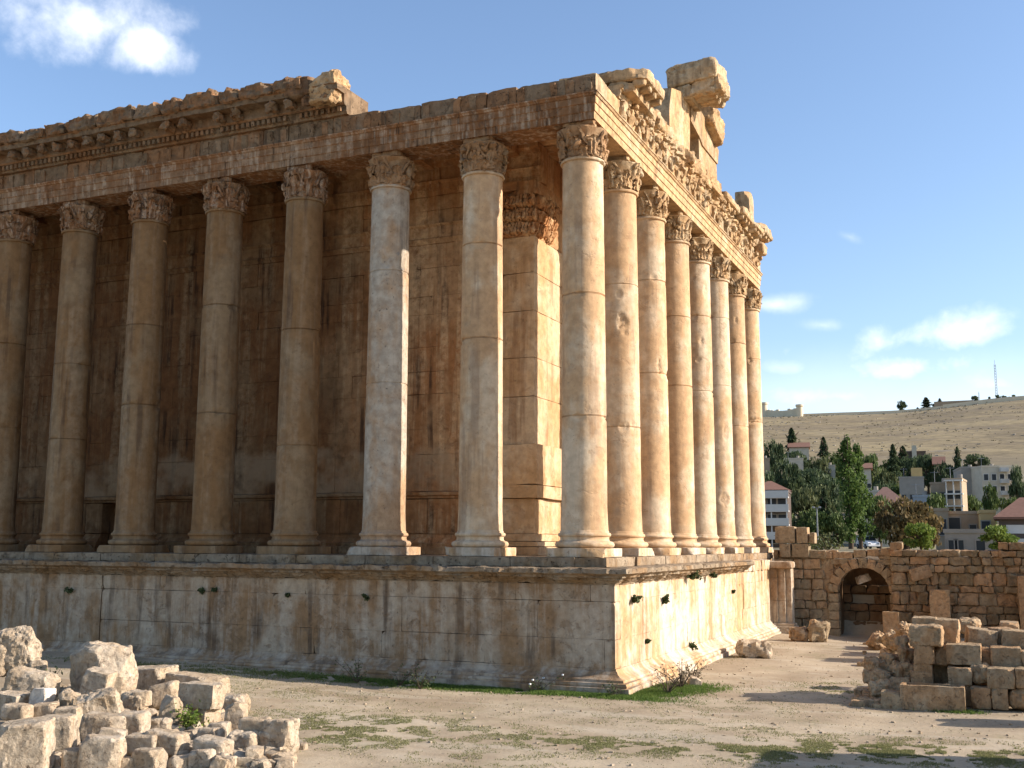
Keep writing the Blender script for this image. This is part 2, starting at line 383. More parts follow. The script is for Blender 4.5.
# ------------------------------------------------------------------ ground
def sm(t): t = max(0, min(1, t)); return t*t*(3-2*t)
PR = [(0, 0), (190, 0), (260, 5), (340, 13.5), (450, 30), (560, 48), (700, 70), (850, 95), (920, 103.5), (1000, 104.5), (1400, 105), (9000, 106)]
def prof(r):
    for (a, za), (b, zb) in zip(PR, PR[1:]):
        if r <= b: return za+(zb-za)*(r-a)/(b-a)
    return PR[-1][1]
def gz(x, y):
    z = -4.97 + .38*sm((-x-2)/19)*sm((y+26)/12)
    z += .16*sm((y-6)/18)*sm((9-x)/6)
    z += .07*noise.noise(Vector((x*.25, y*.25, 3.3)))+.035*noise.noise(Vector((x*.8, y*.8, 1.3)))
    z -= .42*math.exp(-((x-7.2)/3.5)**2-((y-30.5)/4.5)**2)
    if y > 33.2:
        z = z + (0-z)*sm((y-33.2)/2.5)
        r = math.hypot(x-CAM.x, y-CAM.y); k = sm(((y-CAM.y)/r-.25)/.3)
        if r > 150:
            z += k*(prof(r)*.5+prof(r-18)*.25+prof(r+18)*.25)
            z += k*7*sm((x+70)/110)*min(1, (r/920)**3)
            z += k*min(1, (r-150)/300)*.45*fbm(Vector((x*.012, y*.008, 1.0)))
    return z
def terrain(u, r):
    """point on the ground in the compass direction of picture column u, r metres away"""
    d = ray(u, 545); d.z = 0; d.normalize(); p = CAM + d*r
    return Vector((p.x, p.y, gz(p.x, p.y)))
def ground(u, v, lift=0):
    d = ray(u, v); t = 5.0
    for _ in range(8000):
        p = CAM+d*t
        if p.z <= gz(p.x, p.y)+lift: break
        t += max(.02, t*.0015)
    return p
def axis(lo, hi, fine0, fine1, step, growth=1.09):
    a = [fine0]
    while a[-1] < fine1: a.append(a[-1]+step)
    s_ = step; b = a[-1]
    while b < hi: s_ *= growth; b += s_; a.append(b)
    s_ = step; b = a[0]; pre = []
    while b > lo: s_ *= growth; b -= s_; pre.append(b)
    return pre[::-1]+a
xs = axis(-6000, 6000, -32, 26, .5, 1.10)
ys = axis(-3000, 9000, -30, 38, .5, 1.075)
mb = MB()
mb.add([(x, y, gz(x, y)) for y in ys for x in xs], [(j*len(xs)+i, j*len(xs)+i+1, (j+1)*len(xs)+i+1, (j+1)*len(xs)+i) for j in range(len(ys)-1) for i in range(len(xs)-1)])
mt, nt_, q, b = newmat('dry_earth', .95)
geo = N(nt_, 'ShaderNodeNewGeometry'); pos = geo.outputs['Position']
sx = N(nt_, 'ShaderNodeSeparateXYZ'); q.l(pos, sx.inputs[0])
n1 = q.noise(pos, .22, 7, .6, .3); n2 = q.noise(pos, 1.4, 8, .7); n3 = q.noise(pos, 9, 6, .7)
dirt = q.mix(q.ramp(n1, .35, .65), (.31, .24, .16), (.43, .35, .245))
dirt = q.mix(.85, dirt, q.mix(n2, (.72, .70, .66), (1.2, 1.2, 1.2)), 'MULTIPLY')
dirt = q.mix(q.math('MULTIPLY', q.ramp(n3, .58, .70), .4), dirt, (.19, .145, .095))
n4 = q.noise(pos, 26, 4, .7)
dirt = q.mix(.35, dirt, q.mix(q.ramp(n4, .3, .7), (.72, .70, .67), (1.22, 1.22, 1.22)), 'MULTIPLY')
gr = q.math('MULTIPLY', q.ramp(q.noise(pos, .38, 5, .62), .53, .68), q.ramp(q.noise(pos, 4.0, 5, .7), .42, .6))
dirt = q.mix(q.math('MULTIPLY', gr, .6), dirt, (.19, .18, .085))
trk = q.ramp(q.noise(q.vmath('MULTIPLY', pos, (.16, .5, .5)), 1.0, 6, .6, .8), .5, .62)
dirt = q.mix(q.math('MULTIPLY', trk, .45), dirt, (.46, .39, .29))
dirt = q.mix(q.math('MULTIPLY', q.ramp(q.noise(pos, 2.8, 9, .75), .56, .66), .45), dirt, (.19, .145, .095))
h1 = q.noise(q.vmath('MULTIPLY', pos, (.016, .02, .02)), 1.0, 11, .68, .5)
hill = q.mix(q.ramp(h1, .35, .65), (.20, .155, .09), (.30, .235, .13))
h2 = q.ramp(q.noise(pos, .16, 9, .75), .3, .7)
hill = q.mix(.85, hill, q.mix(h2, (.55, .55, .55), (1.3, 1.28, 1.2)), 'MULTIPLY')
h5 = q.noise(q.vmath('MULTIPLY', pos, (.004, .004, .16)), 1.0, 8, .66, .3)
hill = q.mix(q.math('MULTIPLY', q.ramp(h5, .5, .6), .5), hill, (.17, .13, .085))
hill = q.mix(q.math('MULTIPLY', q.ramp(h5, .42, .34), .5), hill, (.34, .265, .14))
hill = q.mix(q.math('MULTIPLY', q.ramp(q.noise(q.vmath('MULTIPLY', pos, (.03, .09, .09)), 1.0, 9, .75), .58, .66), .55), hill, (.22, .20, .18))
town = q.mix(n1, (.16, .145, .08), (.27, .22, .14))
hill = q.mix(q.ramp(sx.outputs[1], 330, 460), town, hill)
q.l(q.mix(q.ramp(sx.outputs[1], 33, 60), dirt, hill), b.inputs['Base Color'])
bump(q, b, q.math('ADD', q.math('MULTIPLY', n2, .8), q.math('MULTIPLY', n3, .5)), .8, .06)
tag(obj('ground', mb, mt, smooth=180), kind='structure')

# ------------------------------------------------------------------ the temple
S1 = 4.644
XL, YF = -47.0, 7*S1+1.0
temple = empty('ruined_temple', (0, 0, -5))
tag(temple, 'huge ruined Roman temple of honey coloured stone with tall Corinthian columns on a high podium', 'temple')

def column(cx, cy, seed, mat, rough=0.0, cuts=(.33, .66), label=None, capmat=None, base_er=.0):
    rr = random.Random(seed)
    ce = empty('column', (cx, cy, 0), temple)
    if label: ce['label'] = label
    o = (cx, cy, 0)
    p = MB(); rblock(p, (cx, cy, .18), (2.4, 2.4, .355), seed=seed, res=.2, rad=.03, amp=.02+base_er*.5, freq=1.5, cuts=2+int(base_er*30), cutd=(.8, .97))
    obj('plinth', p, M['podfront'] if mat is M['column'] else mat, ce, o)
    def er(a):
        def f(p, n):
            k = fbm(p*1.1+Vector((seed, 0, 0)))
            return p + n*(a*.5*noise.noise(p*3.1) - a*max(0, k-.25)*2.2)
        return f
    bp = []
    for i in range(9): a = -math.pi/2+math.pi*i/8; bp.append((1.06+.14*math.cos(a), .49+.13*math.sin(a)))
    bp += [(1.03, .63), (.99, .68), (.985, .74), (1.0, .79)]
    for i in range(7): a = -math.pi/2+math.pi*i/6; bp.append((1.0+.07*math.cos(a), .88+.08*math.sin(a)))
    bp += [(.99, .97), (.99, 1.02), (.955, 1.06)]
    p = MB(); p.lathe(bp, o, 44, er(.03+base_er)); obj('base', p, mat if rough == 0 else mat, ce, o, 50)
    # shaft, in drums with a fine joint between them
    zs = [1.05+15.25*i/170 for i in range(171)]
    jn = [1.05+15.25*c_ for c_ in cuts]
    sp = []
    for z in zs:
        t = (z-1.05)/15.25
        r_ = .925 - .075*t**1.6 + (.03*(1-t*18) if t < .055 else 0) 
        if t > .975: r_ += .0
        sp.append((r_, z))
    for j in jn:
        r_ = .925-.075*((j-1.05)/15.25)**1.6
        sp += [(r_, j-.035), (r_-.028, j-.018), (r_-.028, j+.018), (r_, j+.035)]
    sp = sorted(sp, key=lambda a: a[1])
    sp += [(.87, 16.305), (.925, 16.31), (.95, 16.36), (.925, 16.42), (.86, 16.43)]
    chips = [(rr.uniform(0, 6.28), rr.uniform(1.2, 16), rr.uniform(.08, .30), rr.uniform(.10, .6)) for _ in range(11)]
    chips += [(rr.uniform(0, 6.28), rr.choice(jn)+rr.uniform(-.1, .1), rr.uniform(.2, .5), rr.uniform(.12, .3)) for _ in range(5)]
    def f(p, n):
        a0 = math.atan2(n.y, n.x); d = .008*noise.noise(p*2.2)
        for (ca, cz, sw, sh) in chips:
            da = (a0-ca+math.pi) % (2*math.pi)-math.pi
            e = 1-(da*.92/sw)**2-((p.z-cz)/sh)**2
            if e > 0:
                e += 1.1*noise.noise(p*5)
                if e > .15: d -= min(.05+.02*noise.noise(p*9), .5*(e-.15))
        return p+n*d
    p = MB(); p.lathe(sp, o, 72, f); obj('shaft', p, mat, ce, o, 50)
    # capital
    p = MB()
    bell = [(.85, 16.44), (.84, 16.8), (.86, 17.2), (.93, 17.5), (1.04, 17.68), (1.04, 17.72)]
    p.lathe(bell, o, 32)
    def leaf(a, z0, hgt, wid, r0, outw, curl):
        vs = []; fs = []; nu, nv = 8, 12
        for j in range(nv+1):
            t = j/nv
            rad = r0 + .05 + outw*t**2.4
            zz = z0 + hgt*min(t, 1)*(1.0) - (curl*max(0, (t-.75)/.25)**1.6)
            ww = wid*(1-.15*t) * (math.sqrt(max(0, 1-max(0, (t-.7)/.3)**2)) if t > .7 else 1)
            ww *= 1+.22*math.sin(t*24)
            for i in range(nu+1):
                s_ = i/nu*2-1
                ang = a + s_*ww*.5/rad
                rd = rad + .06*(1-s_*s_) - .035*(math.cos(s_*9)) + .03*noise.noise(Vector((a*3+seed, t*5, s_*4)))
                vs.append(Vector((cx+rd*math.cos(ang), cy+rd*math.sin(ang), zz)))
        for j in range(nv):
            for i in range(nu): k = j*(nu+1)+i; fs.append((k, k+1, k+nu+2, k+nu+1))
        p.add(vs, fs)
        p.add([v-Vector((math.cos(a), math.sin(a), .3))*.05 for v in vs], [f_[::-1] for f_ in fs])
    for k in range(8):
        if rr.random() < .9: leaf(2*math.pi*(k+.5)/8, 16.42, .62*rr.uniform(.8, 1.05), .66, .84, .17*rr.uniform(.6, 1.1), .12)
    for k in range(8):
        if rr.random() < .85: leaf(2*math.pi*k/8, 16.5, 1.0*rr.uniform(.88, 1.05), .54, .86, .22*rr.uniform(.5, 1.1), .14)
    for k in range(30):
        a = rr.uniform(0, 6.28); zz = rr.uniform(16.6, 17.6); rd = .88+.14*((zz-16.5)/1.2)**2+rr.uniform(-.02, .08)
        rblock(p, (cx+rd*math.cos(a), cy+rd*math.sin(a), zz), (.22, .2*rr.uniform(.6, 1.5), .3*rr.uniform(.6, 1.4)), rot=(rr.uniform(-.4, .4), rr.uniform(0, .6), a), seed=seed*31+k, res=.08, rad=.07, amp=.08, freq=5, maxn=4)
    for k in range(4):
        a = math.pi/4+math.pi/2*k
        if rr.random() < .6:
            pts = []
            for i in range(22):
                t = i/21; 
                if t < .5: pts.append((.9+.14*(t*2)**1.5, 17.05+.6*t*2))
                else:
                    th = (t-.5)*2*5.2; rr_ = .16*(1-(t-.5)*1.5); pts.append((1.03+rr_*math.sin(th)-.02, 17.5+rr_*math.cos(th)))
            p.tube([(cx+r_*math.cos(a), cy+r_*math.sin(a), z_) for r_, z_ in pts], [.085-.045*(i/21) for i in range(22)], 6)
        for s_ in (-1, 1):
            pts = [(.92+.1*t, 17.0+.62*t, a+s_*(.28+.32*t)) for t in (0, .3, .6, .8, 1)]
            p.tube([(cx+r_*math.cos(q_), cy+r_*math.sin(q_), z_) for r_, z_, q_ in pts], [.07, .065, .06, .06, .08], 5)
    # abacus with hollowed sides
    ab = []
    for k in range(4):
        for t in [i/8 for i in range(8)]:
            a0 = math.pi/4+math.pi/2*k; a1 = a0+math.pi/2
            A = Vector((math.cos(a0), math.sin(a0)))*1.10; B = Vector((math.cos(a1), math.sin(a1)))*1.10
            q_ = A.lerp(B, t); q_ = q_*(1-.13*math.sin(math.pi*t))
            ch = rr.uniform(.0, .06) if t else rr.uniform(.1, .25)
            q_ = q_*(1-ch); ab.append(q_)
    nn = len(ab); lev = [(.9, 17.70), (.93, 17.80), (.99, 17.83), (1.0, 17.995)]
    p.add([(cx+q_.x*s_, cy+q_.y*s_, z_) for s_, z_ in lev for q_ in ab],
          [(i*nn+k, i*nn+(k+1) % nn, (i+1)*nn+(k+1) % nn, (i+1)*nn+k) for i in range(3) for k in range(nn)] + [tuple(range(nn))[::-1], tuple(3*nn+k for k in range(nn))])
    for v in p.v:
        v += Vector((noise.noise(v*3), noise.noise(v*3+Vector((9, 0, 0))), noise.noise(v*3+Vector((0, 9, 0)))))*.07 + Vector((noise.noise(v*10), noise.noise(v*10+Vector((9, 0, 0))), noise.noise(v*10+Vector((0, 9, 0)))))*.045
    obj('capital', p, capmat or mat, ce, o, 28)
    return ce
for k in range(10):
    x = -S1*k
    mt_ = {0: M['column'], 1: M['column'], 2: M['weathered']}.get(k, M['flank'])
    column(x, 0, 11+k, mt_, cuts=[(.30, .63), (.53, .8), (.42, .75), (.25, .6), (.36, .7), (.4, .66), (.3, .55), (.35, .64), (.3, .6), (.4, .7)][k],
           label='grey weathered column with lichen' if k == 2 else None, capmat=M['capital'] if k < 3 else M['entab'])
for k in range(1, 8):
    column(0, S1*k, 41+k, M['column'], cuts=[(.3, .72), (.5, .8), (.5, .74), (.52, .8), (.58, .85), (.45, .8), (.5, .78)][k-1], capmat=M['front'], base_er=.0 if k < 4 else .06)

# podium
pod = empty('podium', (0, 0, -5), temple)
def ashlar(mb, x0, x1, z0, zc, face, lens, seed, depth=.6, jit=.012, axisx=True, sign=-1, rad=.012, gaps=()):
    """courses of dressed blocks on a plane: face = y (axisx) or x; sign = side the face looks to"""
    rr = random.Random(seed)
    for ci in range(len(zc)-1):
        za, zb = zc[ci], zc[ci+1]; a = x0 - rr.uniform(0, lens[0])
        while a < x1:
            L = rr.uniform(*lens); A, B = max(a, x0), min(a+L, x1)
            for gp in gaps:
                if A < gp < B: B = gp-.001
                if abs(A-gp) < .002: A = gp+.07
            nxt = a+L if B >= min(a+L, x1)-1e-6 else gp
            a = nxt
            if B-A < .12: 
                continue
            j = rr.uniform(-jit, jit); f_ = face+sign*j
            cpos = ((A+B)/2, f_-sign*depth/2) if axisx else (f_-sign*depth/2, (A+B)/2)
            sz = (B-A-.002, depth, zb-za-.002) if axisx else (depth, B-A-.002, zb-za-.002)
            rblock(mb, (cpos[0], cpos[1], (za+zb)/2), sz, seed=rr.randint(0, 9999), res=.18, rad=rad*rr.choice((.4, .4, .6, 1, 2.5)), amp=.016, freq=1.9, maxn=18,
                   cuts=rr.choice((0, 0, 1, 2)), cutd=(.93, .995))
die = MB()
zc = [-4.12, -3.05, -1.65, -1.0]
ashlar(die, XL, 1.9, 0, zc, -1.9, (2.8, 6.5), 3, gaps=(-23.3,))
ashlar(die, -1.31, 28.4, 0, zc, 1.9, (2.8, 6.0), 4, axisx=False, sign=1, gaps=(20.6,))
die.box(XL, 1.25, -1.28, -.5, -4.9, -.4); die.box(.5, 1.28, -1.2, 28.3, -4.9, -.42)
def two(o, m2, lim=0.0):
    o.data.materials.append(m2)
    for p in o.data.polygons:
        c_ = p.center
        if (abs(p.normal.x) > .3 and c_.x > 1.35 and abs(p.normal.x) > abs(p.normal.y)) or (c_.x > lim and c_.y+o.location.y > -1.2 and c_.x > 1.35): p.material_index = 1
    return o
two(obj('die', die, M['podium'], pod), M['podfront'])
st = MB()
rr = random.Random(5)
def row(mb, a, b_, lens, fn, seed):
    r_ = random.Random(seed)
    while a < b_:
        L = min(r_.uniform(*lens), b_-a); fn(a, a+L, r_); a += L
row(st, XL, .9, (1.6, 3.6), lambda a, c_, r_: rblock(st, ((a+c_)/2, -.55, -.19), (c_-a-.015, 1.65+r_.uniform(-.03, .04), .375), seed=r_.randint(0, 9999), res=.3, rad=.035, amp=.025, maxn=12, cuts=1, cutd=(.85, .98)), 6)
row(st, -1.36, 32.8, (1.6, 3.4), lambda a, c_, r_: rblock(st, (.6, (a+c_)/2, -.19), (1.55+r_.uniform(-.03, .04), c_-a-.015, .378), seed=r_.randint(0, 9999), res=.3, rad=.035, amp=.025, maxn=12, cuts=1, cutd=(.85, .98)), 8)
st.box(XL, 1.2, -.2, 33, -.6, -.006)
obj('stylobate', st, M['podcap'], pod)
cp = [(1.2, -.385), (2.35, -.375), (2.55, -.41), (2.56, -.58), (2.48, -.62), (2.36, -.66), (2.34, -.74), (2.22, -.76), (2.18, -.83), (2.06, -.86), (2.02, -.93), (1.93, -.97), (1.93, -1.02), (1.2, -1.02)]
cm = MB(); sweep(cm, cp, XL, 20.6, .10, .17, 1.5)
obj('cornice', cm, M['podcap'], pod)
cm = MB()
row(cm, 20.7, 28.4, (.9, 1.8), lambda a, c_, r_: rblock(cm, (1.55, (a+c_)/2, -.7), (.82+r_.uniform(-.05, .12), c_-a-.02, .63), seed=r_.randint(0, 999), res=.15, rad=.08, amp=.06, cuts=3, cutd=(.75, .95)), 21)
obj('broken_cornice', cm, M['podfront'], pod)
bp_ = [(1.3, -4.12), (1.93, -4.12), (1.94, -4.18), (2.0, -4.22), (2.04, -4.3), (2.16, -4.38), (2.28, -4.44), (2.36, -4.47), (2.38, -4.56), (2.50, -4.58), (2.54, -4.66), (2.52, -4.72), (2.64, -4.74), (2.66, -5.4), (1.3, -5.4)]
cm = MB(); sweep(cm, bp_, XL, 28.5, .25, .03, 1.1)
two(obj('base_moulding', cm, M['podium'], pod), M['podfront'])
# cheek wall at the far end of the front
ch = MB()
for (x0, x1, yy) in ((1.7, 2.35, 28.35), (2.3, 2.8, 28.5), (2.75, 3.15, 28.7)):
    ashlar(ch, x0, x1, 0, [-4.3, -2.9, -1.5, -.95], yy, (3, 4), int(x1*10), depth=1.0)
for (d, z0, z1) in ((.18, -4.45, -4.28), (.36, -4.6, -4.44), (.5, -5.3, -4.59)): rblock(ch, (2.5, 28.9-d*.5, (z0+z1)/2), (1.5+d, 1.2+d, z1-z0), seed=int(d*100), res=.25, rad=.05, amp=.02)
rblock(ch, (2.5, 28.7, -.72), (1.7, 1.4, .42), seed=77, res=.15, rad=.1, amp=.05, cuts=4, cutd=(.75, .93))
obj('cheek_wall', ch, M['podium'], pod)  # darker podium stone chosen because this face lies in shade

# cella: side wall with antae, door wall, far wall
ce = empty('cella', (0, 0, 0), temple)
YC, XA = 4.3, -3.86
cw = MB()
zc = [2.95, 4.7, 5.9, 7.6, 8.7, 9.9, 11.5, 12.4, 13.8, 15.0]
ashlar(cw, XL, -6.0, 0, zc, YC, (1.4, 3.6), 31, depth=.9, jit=.02, rad=.018, gaps=())
for a_, b_ in ((XL, -29.45), (-28.5, -5.5)): ashlar(cw, a_, b_, 0, [.95, 2.6], YC-.02, (2.0, 3.6), 32, depth=.9, jit=.015, rad=.03)
zc2 = [16.0, 16.7, 17.4]
ashlar(cw, XL, -6.0, 0, zc2, YC, (1.2, 2.4), 33, depth=.9, jit=.02)
cw.box(XL, -29.6, YC+.75, YC+1.6, -.1, 2.7); cw.box(-28.35, -5.6, YC+.75, YC+1.6, -.1, 2.7); cw.box(XL, -5.6, YC+.75, YC+1.6, 2.7, 19.2)
ashlar(cw, YC+23.4, YC+25, 0, [0, 4, 8, 12, 16], XA, (1.5, 1.6), 35, axisx=False, sign=1)
cw.box(XL, XA-.5, 27.7, 29.3, -.1, 17)
cw.box(-15, -14, YC+1, 12, -.1, 17); cw.box(-15, -14, 20, 28, -.1, 17); cw.box(-15, -14, 12, 20, 13, 17)
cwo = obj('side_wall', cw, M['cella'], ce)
def flat_moulding(mb, x0, x1, y, prof_, step=.5, er=.02):
    ns = max(2, int((x1-x0)/step)); k = len(prof_); vs = []; fs = []
    for i in range(ns+1):
        x = x0+(x1-x0)*i/ns
        for d, z in prof_:
            e = er*fbm(Vector((x, d, z))*1.4); vs.append(Vector((x, y-d-e, z+e*.5)))
    for i in range(ns):
        for j in range(k): a = i*k+j; b2 = i*k+(j+1) % k; fs.append((a, b2, b2+k, a+k))
    fs += [tuple(range(k))[::-1], tuple(ns*k+j for j in range(k))]; mb.add(vs, fs)
wm = MB()
for a_, b_ in ((XL, -29.45), (-28.5, -5.7)): flat_moulding(wm, a_, b_, YC, [(-.5, 0), (.42, 0), (.42, .35), (.34, .37), (.36, .5), (.26, .55), (.2, .68), (.08, .8), (.06, .93), (-.5, .93)])
flat_moulding(wm, XL, -5.7, YC, [(-.5, 2.62), (.06, 2.62), (.08, 2.7), (.2, 2.76), (.24, 2.9), (.06, 2.94), (-.5, 2.94)])
flat_moulding(wm, XL, -5.7, YC, [(-.5, 15.0), (.05, 15.0), (.07, 15.1), (.12, 15.15), (.14, 15.25), (.05, 15.3), (.04, 15.85), (.12, 15.9), (.16, 15.98), (-.5, 15.98)])
flat_moulding(wm, XL, -3.6, YC, [(-.7, 17.42), (.06, 17.42), (.08, 17.7), (.11, 17.72), (.13, 18.0), (.2, 18.05), (.24, 18.14), (.12, 18.2), (.14, 18.75), (.3, 18.8), (.36, 18.92), (.55, 19.0), (.6, 19.18), (-.7, 19.2)], .3, .04)
# worn pilaster strips and shallow recesses breaking up the long wall
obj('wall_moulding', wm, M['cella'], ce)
an = empty('anta', (XA-.8, YC+.8, 0), temple)
am = MB()
def aslab(z0, z1, grow, seed, amp=.02, cuts=0, lab=None):
    rblock(am, (XA-.8, YC-.35+2.7, (z0+z1)/2), (1.6+2*grow, 5.4+2*grow, z1-z0-.01), seed=seed, res=.25, rad=.035, amp=amp, freq=1.1, cuts=cuts, cutd=(.86, .97), maxn=16)
am_z = [5.0, 7.2, 9.0, 11.2, 13.0, 14.75]
for i in range(5): aslab(am_z[i], am_z[i+1], 0, 60+i, .02, 2 if i > 2 else 0)
aslab(3.15, 5.0, .24, 70, .04, 2); aslab(2.55, 3.15, .27, 71, .04); aslab(.95, 2.55, .04, 72)
aslab(0, .38, .40, 73); aslab(.38, .62, .32, 74); aslab(.62, .96, .18, 75)
obj('pilaster_shaft', am, M['antastone'], an)
am = MB(); rblock(am, (XA-.8, YC+1.55, 15.75), (1.6, 3.8, 2.0), seed=3, res=.25, rad=.03, amp=.03)
for k in range(10):
    for (zz, dd, of) in ((15.1, .08, 0), (15.75, .15, .09), (16.4, .24, 0)):
        rblock(am, (XA-1.55+.17*k+of, YC-.35-dd*.6, zz+rnd.uniform(-.05, .05)), (.15, .26+dd, .56), rot=(-.35, 0, rnd.uniform(-.2, .2)), seed=k*7+int(zz*10), res=.06, rad=.05, amp=.09, freq=6, cuts=2, cutd=(.6, .95))
        rblock(am, (XA+dd*.6, YC-.25+.22*k+of, zz+rnd.uniform(-.05, .05)), (.26+dd, .16, .56), rot=(0, .35, rnd.uniform(-.2, .2)), seed=k*9+int(zz*10), res=.06, rad=.05, amp=.09, freq=6, cuts=2, cutd=(.6, .95))
rblock(am, (XA-.8, YC+1.55, 16.85), (2.05, 4.25, .3), seed=5, res=.2, rad=.05, amp=.05, cuts=3)
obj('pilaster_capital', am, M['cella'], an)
am = MB(); rblock(am, (XA-.8, YC+1.55, 17.2), (1.9, 4.1, .45), seed=9, amp=.04)
am.box(XA-1.7, XA+.05, 5.0, 28, 17.1, 19.2)
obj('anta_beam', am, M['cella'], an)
# portico ceiling slabs, with gaps where slabs have fallen
cl = MB()
def slab(x0, x1, y0, y1): 
    rblock(cl, ((x0+x1)/2, (y0+y1)/2, 19.42), (x1-x0-.05, y1-y0, .4), seed=int(abs(x0*10+y0)), res=.5, rad=.05, amp=.05)
x = XL; GAPS = [(-31.2, -30.2), (-14.6, -13.9)]
edges = [XL, -44, -41, -38, -35, -32.6, -31.2, -30.2, -28, -25.6, -23, -20.4, -18, -16.2, -14.6, -13.9, -11.5, -9, -6.5, -4, -.8]
for a, c_ in zip(edges, edges[1:]):
    if (a, c_) in GAPS: continue
    slab(a, c_, .5, 4.6)
for i in range(11): slab(-4.2, -.5, 4.65+i*2.3, 4.65+i*2.3+2.25)
for i in range(16):   # coffer ribs under the slabs
    x = -4.9-i*2.3
    if any(a-.3 < x < c_+.3 for a, c_ in GAPS): continue
    rblock(cl, (x, 2.6, 18.98), (.5, 3.7, .5), seed=i, res=.3, rad=.06, amp=.06)
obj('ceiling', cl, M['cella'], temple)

# entablature
en = empty('entablature', (0, 0, 18), temple)
ap = [(-.85, 18.002), (.80, 18.002), (.81, 18.31), (.85, 18.33), (.86, 18.65), (.90, 18.67), (.91, 18.95), (.96, 18.97), (1.0, 19.05), (1.04, 19.07), (1.04, 19.13), (-.85, 19.13)]
a1 = MB(); sweep(a1, ap, XL, YF, .3, .02, 1.2)
# front faces take the sunlit tone; the flank (south) keeps its painted shade
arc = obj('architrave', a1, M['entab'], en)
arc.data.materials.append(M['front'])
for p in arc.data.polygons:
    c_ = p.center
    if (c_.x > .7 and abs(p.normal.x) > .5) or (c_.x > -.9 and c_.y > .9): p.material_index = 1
fz = MB()
def fblock(a, c_, r_):
    top = 19.96+r_.uniform(-.06, .04) if a > -10.8 else 19.98
    rblock(fz, ((a+c_)/2, .02, (19.13+top)/2), (c_-a-.02, 1.72+r_.uniform(-.04, .04), top-19.13), seed=r_.randint(0, 9999), res=.17, rad=.05, amp=.035, freq=1.8, cuts=2 if a > -10.8 else 0, cutd=(.82, .97))
row(fz, XL, .86, (1.4, 2.5), fblock, 12)
for i in range(62):
    x = .55-i*.76
    if noise.noise(Vector((x*1.3, 2, 0))) > -.12: rblock(fz, (x, -.84, 19.5), (.34, .16, .66), rot=(.10, 0, 0), seed=i, res=.1, rad=.06, amp=.07, freq=3.5)
obj('frieze', fz, M['grime'], en)
fz = MB()
row(fz, -.8, YF-.1, (1.3, 2.6), lambda a, c_, r_: rblock(fz, (.05, (a+c_)/2, 19.55+r_.uniform(-.03, .05)), (1.7, c_-a-.02, .86), seed=r_.randint(0, 9999), res=.17, rad=.06, amp=.04, freq=2, cuts=1, cutd=(.85, .97)), 14)
for i in range(28):
    y = 1.4+i*1.12
    if i == 0 or noise.noise(Vector((y*.8, 5, 0))) < -.3: continue
    rblock(fz, (.94, y, 19.55), (.34, .40, .86), rot=(0, .16, 0), seed=200+i, res=.09, rad=.08, amp=.12, freq=3.6, cuts=2, cutd=(.6, .95))
    if i % 3 != 1: rblock(fz, (1.14, y+.05, 19.76), (.36, .26, .3), rot=(.2, -.3, .2*(i % 2)), seed=300+i, res=.07, rad=.07, amp=.13, freq=4.5, cuts=3, cutd=(.55, .95))
    pts = [(.95+.08*math.sin(math.pi*t), y+.2+.72*t, 19.86-.32*math.sin(math.pi*t)) for t in [k/7 for k in range(8)]]
    fz.tube([Vector(p_)+Vector((.05*noise.noise(Vector(p_)*5), 0, 0)) for p_ in pts], [.06+.06*math.sin(math.pi*k/7) for k in range(8)], 6)
obj('carved_frieze', fz, M['front'], en)
# flank cornice, left of the break
XB = -11.1
cn = MB()
cpf = [(-.8, 19.99), (1.0, 19.99), (1.02, 20.04), (1.06, 20.1), (1.08, 20.34), (1.2, 20.36), (1.26, 20.44), (1.28, 20.86), (1.9, 20.88), (1.92, 21.1), (1.98, 21.14), (1.3, 21.2), (-.8, 21.2)]
sweep(cn, cpf, XL, 0, .3, .05, 1.4, corner=False, xe=XB)
i = 0; x = XL+.2
while x < XB-.1:
    if noise.noise(Vector((x*.9, 0, 0))) > -.35: rblock(cn, (x, -1.14, 20.2), (.17, .2, .24), seed=i, res=.1, rad=.02, amp=.02)
    i += 1; x += .3
x = XL+.5; i = 0
while x < XB-.2:
    if rnd.random() < .85: rblock(cn, (x, -1.55, 20.66), (.42, .66, .40), rot=(.12+.2*rnd.uniform(-1, 1), rnd.uniform(-.1, .1), 0), seed=500+i, res=.08, rad=.08, amp=.13, freq=4, cuts=3, cutd=(.6, .95))
    i += 1; x += 1.02
obj('cornice', cn, M['grime'], en, smooth=14)
sm_ = MB()
def sima(a, c_, r_):
    hh = r_.uniform(.55, .78)
    rblock(sm_, ((a+c_)/2, -1.25, 21.14+hh/2), (c_-a-.05, 1.7, hh), seed=r_.randint(0, 9999), res=.10, rad=.10, amp=.15, freq=2.2, cuts=6, cutd=(.72, .95))
row(sm_, XL, XB-1.9, (1.1, 2.6), sima, 17)
eb = MB(); rblock(eb, (XB-.85, -1.0, 21.1), (1.4, 1.8, 1.4), seed=9, res=.08, rad=.12, amp=.15, freq=2.4, cuts=10, cutd=(.68, .92), maxn=22); obj('broken_cornice_end', eb, M['front'], en, smooth=14)
rblock(sm_, (XB-2.2, -1.05, 21.3), (1.5, 1.9, 1.0), seed=6, res=.13, rad=.2, amp=.1, freq=1.6, cuts=3, cutd=(.8, .95))
obj('sima', sm_, M['grime'], en, smooth=14)

